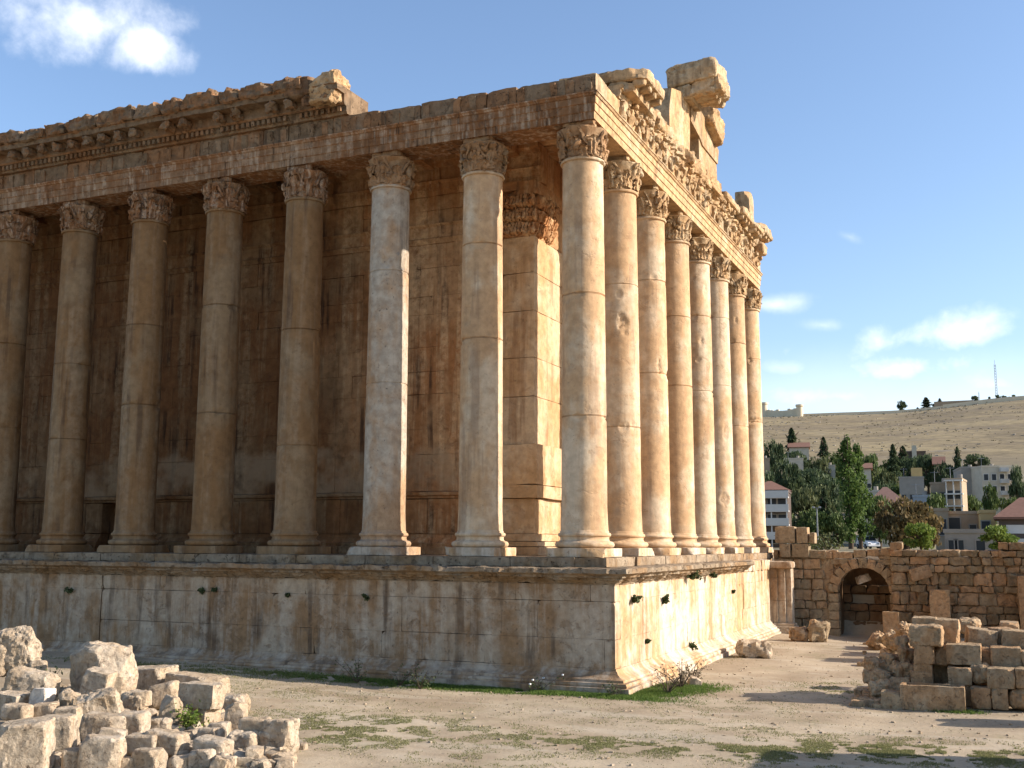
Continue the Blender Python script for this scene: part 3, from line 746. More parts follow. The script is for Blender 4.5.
# front cornice fragments and what is left of the pediment
fc = MB()
fc.v_ = 0
sweep(fc, [(-.6, 19.99), (.98, 19.99), (1.02, 20.08), (1.06, 20.12), (1.08, 20.32), (1.2, 20.36), (1.16, 20.5), (-.6, 20.5)], 0, 30.5, .13, .20, 1.9, y0=1.9)
for i in range(80):
    y = 2.1+i*.35
    if noise.noise(Vector((0, y*.6, 4))) > .08: rblock(fc, (1.16, y, 20.2), (.24, .2, .24), rot=(rnd.uniform(-.2, .2), 0, 0), seed=i, res=.07, rad=.03, amp=.07, freq=5)
def cornice_piece(mb, y0, y1, z0, z1, xo, seed, lip=.35):
    zc_ = z0+(z1-z0)*.45
    rblock(mb, ((xo-.6)/2, (y0+y1)/2, (zc_+z1)/2), (xo+.6, y1-y0, z1-zc_), seed=seed, res=.13, rad=.12, amp=.08, freq=1.6, cuts=4, cutd=(.8, .95), maxn=18)
    rblock(mb, ((xo-.9)/2, (y0+y1)/2, (z0+zc_)/2), (xo+.0-lip, y1-y0-.15, zc_-z0+.1), seed=seed+1, res=.13, rad=.1, amp=.08, freq=2, cuts=2, maxn=16)
    k = 0; y = y0+.3
    while y < y1-.2:
        rblock(mb, (xo-.42, y, zc_-.1), (.6, .32, .34), seed=seed*3+k, res=.1, rad=.1, amp=.06, freq=3); y += .8; k += 1
cornice_piece(fc, 2.3, 5.6, 20.35, 21.4, 2.15, 31)
cornice_piece(fc, 20.6, 24.2, 20.4, 21.2, 1.55, 36)
cornice_piece(fc, 24.3, 27.0, 20.4, 21.35, 1.8, 37)
cornice_piece(fc, 27.1, 29.6, 20.4, 21.1, 2.0, 38)
for i, (y, s_, h_) in enumerate(((6.4, 1.0, .6), (7.6, 1.3, .8), (9.0, 1.1, .7), (14.2, 1.4, .7), (15.8, 1.3, .9), (17.4, 1.6, .9), (19.2, 1.6, 1.1), (30.2, 1.3, .8))):
    rblock(fc, (.55, y, 20.45+h_/2), (1.5, s_+.3, h_), seed=400+i, res=.13, rad=.16, amp=.13, freq=2.2, cuts=4, cutd=(.75, .95))
for i in range(26):
    y = 6.2+i*.93+rnd.uniform(-.3, .3); h_ = rnd.uniform(.35, .95)
    rblock(fc, (rnd.uniform(.3, .95), y, 20.42+h_/2), (rnd.uniform(.7, 1.3), rnd.uniform(.6, 1.3), h_), rot=(rnd.uniform(-.2, .2), 0, rnd.uniform(-.3, .3)), seed=700+i, res=.09, rad=.06, amp=.12, freq=3, cuts=6, cutd=(.65, .95))
obj('front_cornice', fc, M['front'], en, smooth=14)
pe = empty('pediment', (0, 16, 20.5), temple)
ty = MB()
def prism(mb, pts, x0, x1, nx=3):   # outline in (y, z)
    k = len(pts); vs = []; fs = []
    for i in range(nx+1):
        x = x0+(x1-x0)*i/nx
        for y, z in pts:
            p = Vector((x, y, z)); vs.append(p+Vector((0, noise.noise(p*1.7), noise.noise(p*1.7+Vector((5, 0, 0)))))*.07)
    for i in range(nx):
        for j in range(k): fs.append((i*k+j, (i+1)*k+j, (i+1)*k+(j+1) % k, i*k+(j+1) % k))
    fs += [tuple(range(k)), tuple(nx*k+j for j in range(k))[::-1]]; mb.add(vs, fs)
prism(ty, [(10.4, 20.5), (10.4, 22.6), (10.9, 23.9), (13.8, 24.7), (14.6, 24.3), (14.5, 22.6), (14.2, 20.5)], -.35, .92)
prism(ty, [(14.55, 23.4), (14.57, 24.7), (15.0, 25.0), (18.2, 24.7), (21.1, 23.9), (20.8, 23.0), (17.2, 22.9), (16.6, 23.1)], -.3, .98)
prism(ty, [(16.7, 20.6), (16.5, 23.15), (20.75, 23.1), (20.95, 20.7)], -.35, .90)
rblock(ty, (.2, 8.6, 21.2), (.9, 3.0, 1.3), seed=41, res=.18, rad=.06, amp=.05, cuts=3)
obj('tympanum', ty, M['front'], pe)
rk = MB()
rblock(rk, (1.35, 14.6, 25.75), (2.75, 3.1, 1.15), rot=(.12, -.10, 0), seed=51, res=.13, rad=.15, amp=.10, freq=1.4, cuts=4, cutd=(.8, .95), maxn=20)
rblock(rk, (1.9, 14.7, 24.95), (1.5, 2.8, .85), rot=(.12, -.05, 0), seed=52, res=.12, rad=.12, amp=.10, freq=2.2, cuts=3, maxn=18)
rblock(rk, (2.65, 14.8, 25.1), (.55, 2.8, .95), rot=(.12, -.05, 0), seed=58, res=.12, rad=.16, amp=.12, freq=2.6, cuts=3, maxn=18)
rblock(rk, (.7, 14.4, 24.6), (1.2, 2.4, .7), seed=53, res=.12, rad=.1, amp=.1, freq=2.2, cuts=2)
for k in range(4): rblock(rk, (2.2, 13.5+k*.75, 24.6), (.75, .36, .36), rot=(0, .3, 0), seed=90+k, res=.09, rad=.1, amp=.07, freq=3)
obj('raking_cornice', rk, M['front'], pe, smooth=14)
rk = MB(); rblock(rk, (.85, 19.2, 24.85), (1.3, 2.6, 1.5), rot=(-.22, 0, 0), seed=54, res=.1, rad=.12, amp=.12, freq=2, cuts=6, cutd=(.7, .93))
obj('raking_cornice', rk, M['front'], pe, smooth=14)
rk = MB(); cornice_piece(rk, 31.0, 33.6, 20.9, 22.1, 1.75, 61); rblock(rk, (.3, 31.4, 23.2), (1.0, 1.5, 2.3), seed=62, res=.16, rad=.06, amp=.05, cuts=2)
rblock(rk, (1.15, 32.4, 20.6), (.7, 1.3, .8), seed=64, res=.12, rad=.2, amp=.1, cuts=3); rblock(rk, (0, 32.0, 20.9), (1.5, 2.2, 2.4), seed=63, res=.2, rad=.06, amp=.05)
obj('corner_cornice', rk, M['front'], pe, smooth=14)

# ------------------------------------------------------------------ plants growing on the temple and ground
def leafcloud(mb, pts_fn, n, size, rr, aspect=.6):
    for _ in range(n):
        p = pts_fn(rr); s_ = size*rr.uniform(.6, 1.3)
        a = Vector((rr.gauss(0, 1), rr.gauss(0, 1), rr.gauss(0, .8))).normalized(); b2 = a.cross(Vector((rr.gauss(0, 1), rr.gauss(0, 1), rr.gauss(0, 1)))).normalized()
        mb.v += [p-a*s_*.5, p+b2*s_*aspect*.5, p+a*s_*.5, p-b2*s_*aspect*.5]; o = len(mb.v)-4; mb.f.append([o, o+1, o+2, o+3])
    return mb
def tuft(c, r_, n, mat, label, name='wall_plant', size=.12, droop=.0, stems=6, group=None, cat='plant', flowers=0, hh=1.0):
    c = Vector(c); rr = random.Random(int(abs(c.x*100+c.y*10+c.z*1000)))
    t = empty(name, c); tag(t, label, cat, group)
    tips = [Vector((rr.gauss(0, .45), rr.gauss(0, .45), rr.uniform(.3, 1.0)*hh-droop))*r_ for _ in range(stems)]
    sb = MB()
    for tp in tips: sb.tube([c, c+tp*.5+Vector((0, 0, .08*r_)), c+tp], [.018*max(r_, .5), .012*max(r_, .5), .006], 5)
    obj('stem', sb, M['bark'], t, c)
    lb = MB(); leafcloud(lb, lambda q_: c+rr.choice(tips)*q_.uniform(.35, 1.05)+Vector((q_.gauss(0, .13), q_.gauss(0, .13), q_.gauss(0, .13)))*r_, n, size, rr)
    obj('leaves', lb, mat, t, c, smooth=0)
    if flowers:
        fb = MB()
        for _ in range(flowers): rblock(fb, c+rr.choice(tips)*1.05, (.09, .09, .07), seed=_, res=.05, rad=.03, amp=.01)
        obj('flower', fb, M['petal'], t, c)
    return t
def onflank(u, v, y=-1.95): p = on(u, v, 1, y); return (p.x, p.y, p.z)
def onfront(u, v, x=1.95): p = on(u, v, 0, x); return (p.x, p.y, p.z)
for (p, r_, lab) in ((onflank(70, 592), .34, 'dark caper tuft on the shaded podium wall left of the long crack'),
                     (onflank(202, 592), .32, 'dark round caper tuft high on the podium wall, left of a smaller neighbour'),
                     (onflank(215, 591), .22, 'small dark caper tuft just right of a rounder tuft on the podium wall'),
                     (onflank(287, 596), .20, 'small dark plant tuft under the podium cornice between two flank columns'),
                     (onflank(367, 598), .26, 'dark teardrop shaped tuft below the plinth of the grey weathered column'),
                     (onfront(633, 600), .30, 'narrow dark tuft on the sunlit podium front nearest the corner'),
                     (onfront(664, 601), .42, 'bushy green caper hanging from the sunlit podium front'),
                     (onfront(695, 577, 2.3), .50, 'green plant hanging under the front podium cornice'),
                     (onfront(714, 576, 2.3), .34, 'small green plant under the broken end of the front podium cornice'),
                     (onfront(647, 642), .18, 'tiny tuft low on the sunlit podium front near the corner'),
                     (onfront(691, 647), .42, 'green tuft low on the podium front above the base moulding'),
                     (onfront(733, 592), .24, 'little dark tuft by the crack in the podium front')):
    tuft(p, r_*.95, int(90+300*r_), M['caper'], lab, size=.15, droop=.45, cat='plant')
for (u, v, r_, hh, lab, fl) in ((357, 683, .95, 1.0, 'spindly dark weed against the podium foot, the taller of two under the grey column', 0),
                                (400, 686, .7, 1.2, 'spindly dark weed against the podium foot, the shorter of two under the grey column', 0),
                                (420, 689, .7, 1.0, 'low sparse weed at the podium foot between the spindly weeds and the flowering weed', 0),
                                (540, 692, .6, 1.1, 'green weed with white flowers at the foot of the podium', 4),
                                (612, 697, .55, 1.0, 'leafy green weed at the very corner of the podium foot', 0)):
    p = ground(u, v); tuft((p.x, min(p.y, -2.75), gz(p.x, p.y)), r_, 130, M['caper'], lab, 'weed', .09, 0, 9, flowers=fl, hh=hh)
for i, (u, v, r_, lab) in enumerate(((668, 694, 1.0, 'dry leafless looking shrub at the podium front foot, nearest the corner'),
                        (681, 689, 1.1, 'tall dry brown shrub at the podium front foot, middle of three'),
                        (692, 685, .9, 'dry brown shrub at the podium front foot, farthest of three from the corner'))):
    p = ground(u, v); tuft((max(p.x, 2.9), p.y, gz(p.x, p.y)), r_, 110, M['dry'], lab, 'shrub', .10, 0, 16, hh=1.1)
p = ground(192, 733); tuft((p.x, p.y, gz(p.x, p.y)+.1), .75, 420, M['bright'], 'bright yellow green bush growing among the fallen blocks', 'bush', .11, .1, 14)
p = ground(46, 700); tuft((p.x, p.y, gz(p.x, p.y)+.2), .9, 150, M['caper'], 'dark green weed behind the round carved boulder and the big pitted boulder', 'weed', .12, 0, 9)

# grass
def patch(mb, cx, cy, ax, ay, n, h, rr, rot=0, gap=.15):
    k = 0; t = 0
    while k < n and t < n*6:
        t += 1
        a = rr.gauss(0, .5); b2 = rr.gauss(0, .5)
        x = cx + (a*ax*math.cos(rot)-b2*ay*math.sin(rot)); y = cy + (a*ax*math.sin(rot)+b2*ay*math.cos(rot))
        if noise.noise(Vector((x*1.1, y*1.1, 0)))+.5*noise.noise(Vector((x*4, y*4, 0))) < gap-.1: continue
        if -2.68 < y < 28 and x < 2.7: continue
        z = gz(x, y); hh = h*rr.uniform(.4, 1.3); a0 = rr.uniform(0, 6.28); w_ = .014*rr.uniform(.8, 1.6)
        d = Vector((math.cos(a0), math.sin(a0), 0)); l = Vector((rr.gauss(0, .5), rr.gauss(0, .5), 0))*hh
        o = len(mb.v); b0 = Vector((x, y, z-.01))
        mb.v += [b0-d*w_, b0+d*w_, b0+l+Vector((0, 0, hh))]; mb.f.append([o, o+1, o+2]); k += 1
gm = MB(); rr = random.Random(3)
def gp(u, v, ax, ay, n, h=.09, rot=0, gap=.1): p = ground(u, v); patch(gm, p.x, p.y, ax, ay, n, h, rr, rot, gap)
gp(355, 727, 5.0, 2.6, 13000, .045); gp(330, 738, 3.2, 1.8, 5000, .045); gp(590, 744, 3.4, 1.8, 8000, .045); gp(440, 725, 5, 2.0, 3000, .04); gp(480, 760, 4, 1.5, 2500, .04)
for u, n in ((780, 3500), (860, 6000), (930, 6000), (1000, 5500), (720, 4000), (880, 5000)): gp(u, 753+5*math.sin(u), 2.8, 1.3, n, .05)
gp(300, 676, 6.5, .9, 6500, .07, 0, -.1); gp(170, 668, 7, 1.0, 4500, .08, 0, -.1); gp(260, 690, 8, 2.2, 6000, .04, 0, .05)
gp(850, 690, 2.6, 2.4, 3500, .05); gp(735, 650, 2.0, 5, 1500, .05); gp(700, 705, 5, 3, 3500, .04); gp(820, 735, 6, 1.2, 3000, .04); gp(640, 720, 6, 2, 2500, .035)
tag(obj('grass', gm, M['grass'], smooth=0), kind='stuff', label='short patchy dry green grass on the dusty ground')
gm = MB()
gp(660, 689, 2.0, 1.3, 12000, .11, .5, -.4); gp(640, 693, 1.5, .9, 7000, .10, .3, -.4); gp(600, 696, 2.2, .6, 9000, .10, 0, -.4); gp(520, 692, 4.2, .6, 13000, .10, 0, -.35); gp(430, 687, 4.5, .6, 9000, .09, 0, -.2); gp(350, 681, 4, .6, 6000, .08, 0, -.1)
gp(960, 712, .8, .4, 1200, .10, 0, -.4)
tag(obj('grass', gm, M['lush'], smooth=0), kind='stuff', label='strip of lush green grass along the podium foot')
pb = MB()
for _ in range(4200):
    x, y = rr.uniform(-14, 17), rr.uniform(-22, 26)
    if -2.7 < y and x < 2.75: continue
    if y > 10 and rr.random() < .4: continue
    s_ = rr.choice((.02, .02, .03, .03, .04, .05, .08)); rblock(pb, (x, y, gz(x, y)+s_*.25), (s_*rr.uniform(.8, 1.8), s_, s_*.7), rot=(0, 0, rr.uniform(0, 3)), seed=_, res=.2, rad=s_*.3, amp=s_*.2, freq=9, maxn=2)
tag(obj('pebbles', pb, M['rock']), kind='stuff', label='small loose stones scattered over the ground')

# ------------------------------------------------------------------ fallen stones, left of the picture
def stoneL(name, cat, label, u0, u1, v0, v1, lift=0, rot=0, depth=.8, group='fallen blocks in front of the temple', rad=.02, amp=.025, cuts=4, cutd=(.7, .96), tilt=(0, 0), wf=.8, freq=3.0, mat='rock', res=.055, hf=.92, zoff=0):
    """a stone seen from column u0 to u1 and row v0 to v1, standing lift metres above the ground"""
    p = ground((u0+u1)/2, v1, lift); p.z += 0
    D = (p-CAM).dot(fw); wpx = (u1-u0)/FPX*D; hpx = (v1-v0)/FPX*D
    wd = wpx*wf; dp = wpx*depth; h_ = hpx*hf
    d = Vector((p.x-CAM.x, p.y-CAM.y, 0)).normalized()
    c = p + d*dp*.45 + Vector((0, 0, h_/2-.03+zoff))
    base = Vector((c.x, c.y, c.z-h_/2))
    mb = MB(); sd_ = int(u0*13+v0*7); tr_ = random.Random(sd_); tilt = (tilt[0]+tr_.uniform(-.09, .09), tilt[1]+tr_.uniform(-.10, .10)); rot += tr_.uniform(-12, 12)
    rblock(mb, c, (wd, dp, h_), rot=(tilt[0], tilt[1], R(rot)), seed=sd_, res=res, rad=rad, amp=amp, freq=freq, cuts=cuts+2, cutd=cutd, maxn=24)
    o = obj(name, mb, M[mat], None, base, 11)
    return tag(o, label, cat, group)
L_ = stoneL
L_('carved_boulder', 'boulder', 'big round boulder with a square notch, topmost at the left edge', -2, 37, 629, 672, .75, 20, .8, cuts=14, cutd=(.6, .88), rad=.25, amp=.09, wf=1.0, hf=1.0)
L_('boulder', 'boulder', 'dark rounded stone at the left edge beside the notched boulder', -14, 11, 640, 676, .6, 10, .9, rad=.25, amp=.05, wf=.95)
L_('boulder', 'boulder', 'largest pitted yellowish boulder standing behind the fallen blocks', 68, 134, 646, 702, 0, 15, .75, rad=.3, amp=.10, cuts=16, cutd=(.58, .86), wf=.95, freq=1.3, hf=1.0)
L_('stone_block', 'stone block', 'tilted block leaning on the front of the largest pitted boulder', 81, 113, 668, 702, .25, 30, .7, tilt=(.1, .16))
L_('stone_slab', 'stone slab', 'long flat slab just right of the largest pitted boulder', 126, 176, 666, 692, 0, 4, .6, rad=.05, amp=.03, cuts=1, wf=.95)
L_('stone_slab', 'stone slab', 'long grey topped slab behind the stacked block, right of another long slab', 166, 228, 674, 700, 0, 2, .5, rad=.05, amp=.03, cuts=1, wf=.95)
L_('stone_block', 'stone block', 'pale block lying on top of an upright block near the back of the heap', 179, 226, 682, 708, .62, -6, .55, cuts=2, wf=.9)
L_('stone_block', 'stone block', 'upright block carrying a pale block, behind the yellow green bush', 188, 219, 700, 728, .05, -12, .7)
L_('stone_block', 'stone block', 'leaning pointed block left of the yellow green bush', 156, 184, 694, 731, 0, 25, .55, cuts=4, cutd=(.5, .8), tilt=(0, .12))
L_('stone_block', 'stone block', 'long sloping block between the long slabs and the pointed block', 147, 182, 682, 708, .1, 30, .8, tilt=(.0, -.22), rad=.16)
L_('carved_block', 'stone block', 'small bright white carved block on the dark stones', 30, 54, 687, 706, .45, 12, .7, rad=.04, amp=.03, cuts=2, mat='white_rock')
L_('round_stone', 'stone', 'knobbly stone right of the small white carved block', 56, 84, 690, 714, .25, 25, .7, rad=.25, amp=.12, cuts=3)
L_('boulder', 'boulder', 'long dark hollow sided stone under the notched boulder', 2, 62, 669, 699, .3, 18, .5, rad=.2, amp=.05, tilt=(0, .14))
L_('round_stone', 'stone', 'small stone wedged below the notched boulder', 27, 48, 659, 680, .5, 35, .7, rad=.12, cuts=3)
L_('stone_slab', 'stone slab', 'bright slanting slab in the middle of the heap', 76, 123, 692, 722, .2, 28, .6, tilt=(.1, -.30), cuts=3, amp=.07)
L_('stone_block', 'stone block', 'long block below the bright slanting slab', 78, 132, 713, 744, .05, 10, .6, rad=.12)
L_('stone_block', 'stone block', 'rounded end block joined beside the long block under the slanting slab', 114, 151, 711, 740, .1, 8, .6, rad=.1)
L_('round_stone', 'stone', 'small pitted stone left of the pointed block', 149, 171, 718, 736, .15, 22, .6, cuts=3, amp=.07)
L_('stone_block', 'stone block', 'largest pale block in the near left corner', -4, 52, 722, 776, 0, 24, .8, rad=.06, amp=.035, cuts=5, wf=.85, hf=.95)
L_('stone_block', 'stone block', 'big block half hidden behind the largest near left block', 34, 79, 716, 758, 0, 24, .9, rad=.06, amp=.03, cuts=5, hf=.95)
L_('stone_block', 'stone block', 'square front block with a stepped top, right of the two big near blocks', 77, 127, 734, 774, 0, 22, .6, rad=.08, hf=.9)
L_('stone_block', 'stone block', 'upper step block behind the lowest front steps', 123, 162, 733, 754, .25, 12, .5, rad=.06, cuts=1)
L_('stone_block', 'stone block', 'lowest dark faced step block at the near edge', 126, 169, 748, 772, .0, 12, .5, rad=.06)
L_('stone_slab', 'stone slab', 'broad slab between the step blocks and the yellow green bush', 140, 191, 731, 753, .25, 8, .5, rad=.07)
L_('stone_slab', 'stone slab', 'round ended slab in front of the yellow green bush', 189, 237, 737, 760, .1, 4, .5, rad=.12)
L_('stone_block', 'stone block', 'small dark faced block at the near edge under the round ended slab', 187, 218, 749, 768, .0, 6, .6, rad=.05)
L_('standing_stone', 'stone', 'upright pointed stone right of the yellow green bush', 222, 248, 700, 736, .05, 20, .6, cuts=4, cutd=(.5, .78), rad=.12)
L_('stone_block', 'stone block', 'large squared block at the right end of the heap', 262, 299, 718, 755, 0, 12, .7, rad=.07, amp=.04, wf=.8)
L_('stone_block', 'stone block', 'flat topped block linking the pointed stone to the right end block', 237, 272, 717, 738, .35, 6, .6, rad=.06, cuts=1)
L_('stone_block', 'stone block', 'narrow upright block against the right end block', 257, 275, 729, 754, .0, 8, .7, rad=.07)
L_('stone_block', 'stone block', 'rounded low block before the pointed stone', 225, 261, 731, 755, .0, 14, .6, rad=.14, amp=.07)
L_('round_stone', 'stone', 'loose broken stone in front of the narrow upright block', 243, 265, 746, 766, 0, 35, .7, cuts=4, cutd=(.55, .85))
L_('round_stone', 'stone', 'tiny squared stone lying beyond the right end of the heap', 297, 308, 742, 750, 0, 10, .8, rad=.04)
L_('flat_stone', 'stone', 'low flat stone on the open ground behind the pointed stone', 214, 252, 694, 714, .0, 4, .6, rad=.18, amp=.06)
L_('round_stone', 'stone', 'white mottled stone at the foot of the yellow green bush', 195, 226, 727, 745, .15, 15, .6, cuts=3, rad=.12)
L_('flat_stone', 'stone', 'low long stone left of a thinner slab, behind the near left blocks', 0, 34, 703, 720, .25, 14, .6, rad=.12)
L_('stone_slab', 'stone slab', 'thin slab behind the big half hidden block', 32, 60, 702, 718, .25, 14, .6, rad=.06)
L_('round_stone', 'stone', 'grey stone filling the gap right of the tilted block', 119, 150, 690, 714, .05, 18, .7, rad=.18, amp=.09)
L_('flat_stone', 'stone', 'thin stone at the near edge below the lowest step block', 110, 138, 757, 772, 0, 12, .6, rad=.06)
L_('flat_stone', 'stone', 'thin stone at the near edge right of the small dark faced block', 215, 238, 755, 768, 0, 12, .6, rad=.06)
L_('stone_block', 'stone block', 'dark squared stone filling the hollow left of the bright slanting slab', 54, 82, 706, 730, .1, 20, .7)
L_('stone_block', 'stone block', 'broken stone between the big pitted boulder and the long sloping block', 132, 152, 690, 706, .3, 30, .7)
L_('stone_block', 'stone block', 'angular stone behind the square front block', 96, 128, 728, 748, .25, 35, .6)
L_('stone_block', 'stone block', 'angular stone wedged under the pointed stone', 205, 232, 722, 742, .0, 25, .6)
L_('stone_block', 'stone block', 'half buried stone at the near edge beside the square front block', 60, 84, 748, 772, 0, 30, .7)
L_('stone_block', 'stone block', 'long low stone at the left edge below the dark hollow sided stone', -6, 30, 692, 710, .3, 12, .6)
rr = random.Random(77)
rubble = MB()
for _ in range(620):
    u = rr.uniform(0, 292); v = rr.uniform(745, 768) if u > 225 else rr.uniform(715, 768) if u > 150 else rr.uniform(690, 768)
    p = ground(u, v); s_ = rr.choice((.06, .08, .10, .12, .16, .22, .30, .38)); rblock(rubble, (p.x, p.y, p.z+s_*.25), (s_*1.4, s_, s_*.8), rot=(rr.uniform(-.3, .3), rr.uniform(-.3, .3), rr.uniform(0, 3)), seed=_, res=.08, rad=s_*.12, amp=s_*.10, freq=5, maxn=5, cuts=3, cutd=(.6, .92))
tag(obj('rubble', rubble, M['rock']), kind='stuff', label='small rubble between the fallen blocks')

# eroded broken blocks lying along the podium front
def rubble_thing(name, label, u0, u1, v0, v1, seed, n=5, cat='stone', mat='ruin', group=None):
    p = ground((u0+u1)/2, v1); D = (p-CAM).dot(fw); W_ = (u1-u0)/FPX*D; H_ = (v1-v0)/FPX*D
    mb = MB(); c = p+Vector((-.1, .5*W_, H_*.45))
    rblock(mb, c, (W_*.9, W_*.7, H_), rot=(0, .05, .2), seed=seed, res=.12, rad=min(.35, H_*.4), amp=.2, freq=2.2, cuts=4, cutd=(.6, .85), maxn=18)
    return tag(obj(name, mb, M[mat], None, (c.x, c.y, c.z-H_/2)), label, cat, group)
rubble_thing('broken_block', 'eroded broken block lying against the far end of the podium front', 733, 771, 642, 659, 4, mat='rock')
rubble_thing('boulder', 'squat orange boulder under the arch wall, nearer the podium', 789, 809, 627, 642, 6)
rubble_thing('boulder', 'taller orange boulder under the arch wall, nearer the archway', 808, 830, 621, 643, 7)
rubble_thing('round_stone', 'flat stone at the foot of the podium front beside the dry shrubs', 688, 705, 679, 687, 8, mat='rock')

# ------------------------------------------------------------------ the old wall with the archway, at the back
def rubble_wall(mb, x0, x1, z0, top, y, seed, hr=(.35, .75), lr=(.45, 1.3), hole=None, depth=.8, jit=.07, amp=.04):
    rr = random.Random(seed); z = z0
    while z < max(top(x0), top(x1), top((x0+x1)/2))+.3:
        h_ = rr.uniform(*hr); x = x0-rr.uniform(0, .3)
        while x < x1:
            L = rr.uniform(*lr); A, B = max(x, x0), min(x+L, x1); x += L
            if B-A < .15: continue
            xc, zc_ = (A+B)/2, z+h_/2
            if zc_ > top(xc): continue
            if hole and hole(A, B, z, z+h_): continue
            hh = h_*rr.uniform(.92, 1.0)
            rblock(mb, (xc, y+depth/2+rr.uniform(-jit, jit), zc_), (B-A-rr.uniform(.01, .05), depth, hh-.02), rot=(rr.uniform(-.02, .02), rr.uniform(-.03, .03), rr.uniform(-.04, .04)),
                   seed=rr.randint(0, 9999), res=.12, rad=.05, amp=amp*1.5, freq=2.5, cuts=rr.choice((1, 2, 3, 4)), cutd=(.72, .96), maxn=9)
        z += h_
YW = 31.5
AX, AZ, AR = 7.15, -2.45, 1.55
wl = empty('arched_wall', (5.5, YW, -5.2)); tag(wl, 'old wall of squared orange brown blocks with a round arched doorway, behind the temple podium', 'wall')
wb = MB()
def hole(a, b_, z0, z1):
    for x in (a, (a+b_)/2, b_):
        for z in (z0, (z0+z1)/2, z1):
            if (abs(x-AX) < AR+.0 and z < AZ) or (math.hypot(x-AX, z-AZ) < AR+.62 and z > AZ-.15): return True
    return False
rubble_wall(wb, 1.6, 8.95, -5.3, lambda x: (-.42+.17*(x-5.8)) if x > 5.6 else .3, YW, 3, (.5, .72), (.55, 1.35), hole, jit=.10)
for i, (a, b_, z0, z1) in enumerate(((1.75, 3.05, .62, 1.68), (3.1, 3.85, .62, 1.65), (2.0, 2.75, -.3, .58), (2.8, 3.9, -.28, .6), (3.95, 4.3, .6, 1.3))):
    rblock(wb, ((a+b_)/2, YW+.25, (z0+z1)/2), (b_-a-.03, 1.0, z1-z0), seed=i+5, res=.16, rad=.06, amp=.04, cuts=2, cutd=(.75, .95))
# stones that fill the odd corners between courses and arch
for i, a in enumerate([R(20+i*14) for i in range(11)]):
    pass
wb.box(1.6, AX-AR-.3, YW+.2, YW+1.0, -5.4, -.05); wb.box(AX+AR+.3, 9.0, YW+.2, YW+1.0, -5.4, -.25); wb.box(AX-AR-.4, AX+AR+.4, YW+.12, YW+1.0, AZ+AR+.2, -.38)
row(wb, 4.35, 8.9, (.6, 1.3), lambda a, c_, r_: rblock(wb, ((a+c_)/2, YW+.42, -.36+.09*max(0, a-5.5)+.24), (c_-a-.04, .85, .46+r_.uniform(-.08, .05)), rot=(0, r_.uniform(-.05, .05), r_.uniform(-.05, .05)), seed=r_.randint(0, 9999), res=.1, rad=.05, amp=.06, cuts=3, cutd=(.75, .95)), 33)
obj('wall', wb, M['wall'], wl)
ab = MB()
for i in range(11):
    a = math.pi*(i+.5)/11
    rblock(ab, (AX+(AR+.30)*math.cos(a), YW+.35, AZ+(AR+.30)*math.sin(a)), (.62, .9, .50), rot=(0, -a, 0), seed=i, res=.12, rad=.05, amp=.04, cuts=1, cutd=(.8, .95))
for s_ in (-1, 1):
    for k in range(5): rblock(ab, (AX+s_*(AR+.32), YW+.38, -5.25+.55*k+.25), (.64, .9, .53), seed=k+20*s_+50, res=.14, rad=.05, amp=.04)
    # spandrel fill behind the voussoirs
    ab.box(AX+s_*(AR+.2) - .45, AX+s_*(AR+.2)+.45, YW+.3, YW+.95, AZ+.7, AZ+AR+.4)
obj('arch', ab, M['wall'], wl)
db = MB()
rubble_wall(db, AX-AR-.1, AX+AR+.1, -5.6, lambda x: AZ+.55, YW+2.2, 9, (.45, .7), (.7, 1.4), lambda a, b_, z0, z1: (a < AX+.1 and b_ > AX-.8 and -3.1 < (z0+z1)/2 < -2.6), jit=.04)
db.box(AX-AR-.2, AX+AR+.2, YW+2.9, YW+3.1, -5.6, AZ+1.9)
obj('blocked_doorway', db, M['passage'], wl)
rb = MB(); wb2 = MB(); wb2.box(AX-AR-.5, AX-AR+.02, YW+.9, YW+2.6, -5.4, -.4); wb2.box(AX+AR-.02, AX+AR+.5, YW+.9, YW+2.6, -5.4, -.4); wb2.box(AX-AR-.5, AX+AR+.5, YW+.96, YW+2.6, AZ+AR-.02, -.4); obj('passage', wb2, M['passage'], wl)
rblock(rb, (AX-.1, YW+.9, AZ+.85), (.9, .6, .5), rot=(0, -.35, .2), seed=3, res=.1, rad=.05, amp=.05, cuts=4, cutd=(.55, .8)); obj('wedged_stone', rb, M['rock'], wl)

w2 = empty('rubble_wall', (13, YW-.5, -5)); tag(w2, 'rough patched rubble wall right of the archway, darker with age', 'wall')
wb = MB()
rubble_wall(wb, 8.85, 24, -5.2, lambda x: .15+.35*noise.noise(Vector((x*.6, 0, 0)))+(.45 if x > 14.6 else 0)+(.3 if 9 < x < 11.3 else 0), YW-.45, 13, (.36, .85), (.4, 1.3), depth=.9, jit=.17, amp=.07)
wb.box(8.9, 24, YW-.18, YW+.9, -5.4, -.15)
rblock(wb, (10.6, YW-.55, -1.15), (1.25, .7, .75), rot=(0, -.28, .15), seed=5, res=.12, rad=.06, amp=.05, cuts=2)
obj('wall', wb, M['darkwall'], w2)
sb = MB()
for i, (x0, x1, z0, z1) in enumerate(((16.0, 18.5, -5, -1.2), (18.6, 24, -5, .9))): rblock(sb, ((x0+x1)/2, YW-1.2, (z0+z1)/2), (x1-x0, 1.4, z1-z0), seed=i, res=.3, rad=.08, amp=.07, maxn=16)
obj('buttress', sb, M['darkwall'], w2)
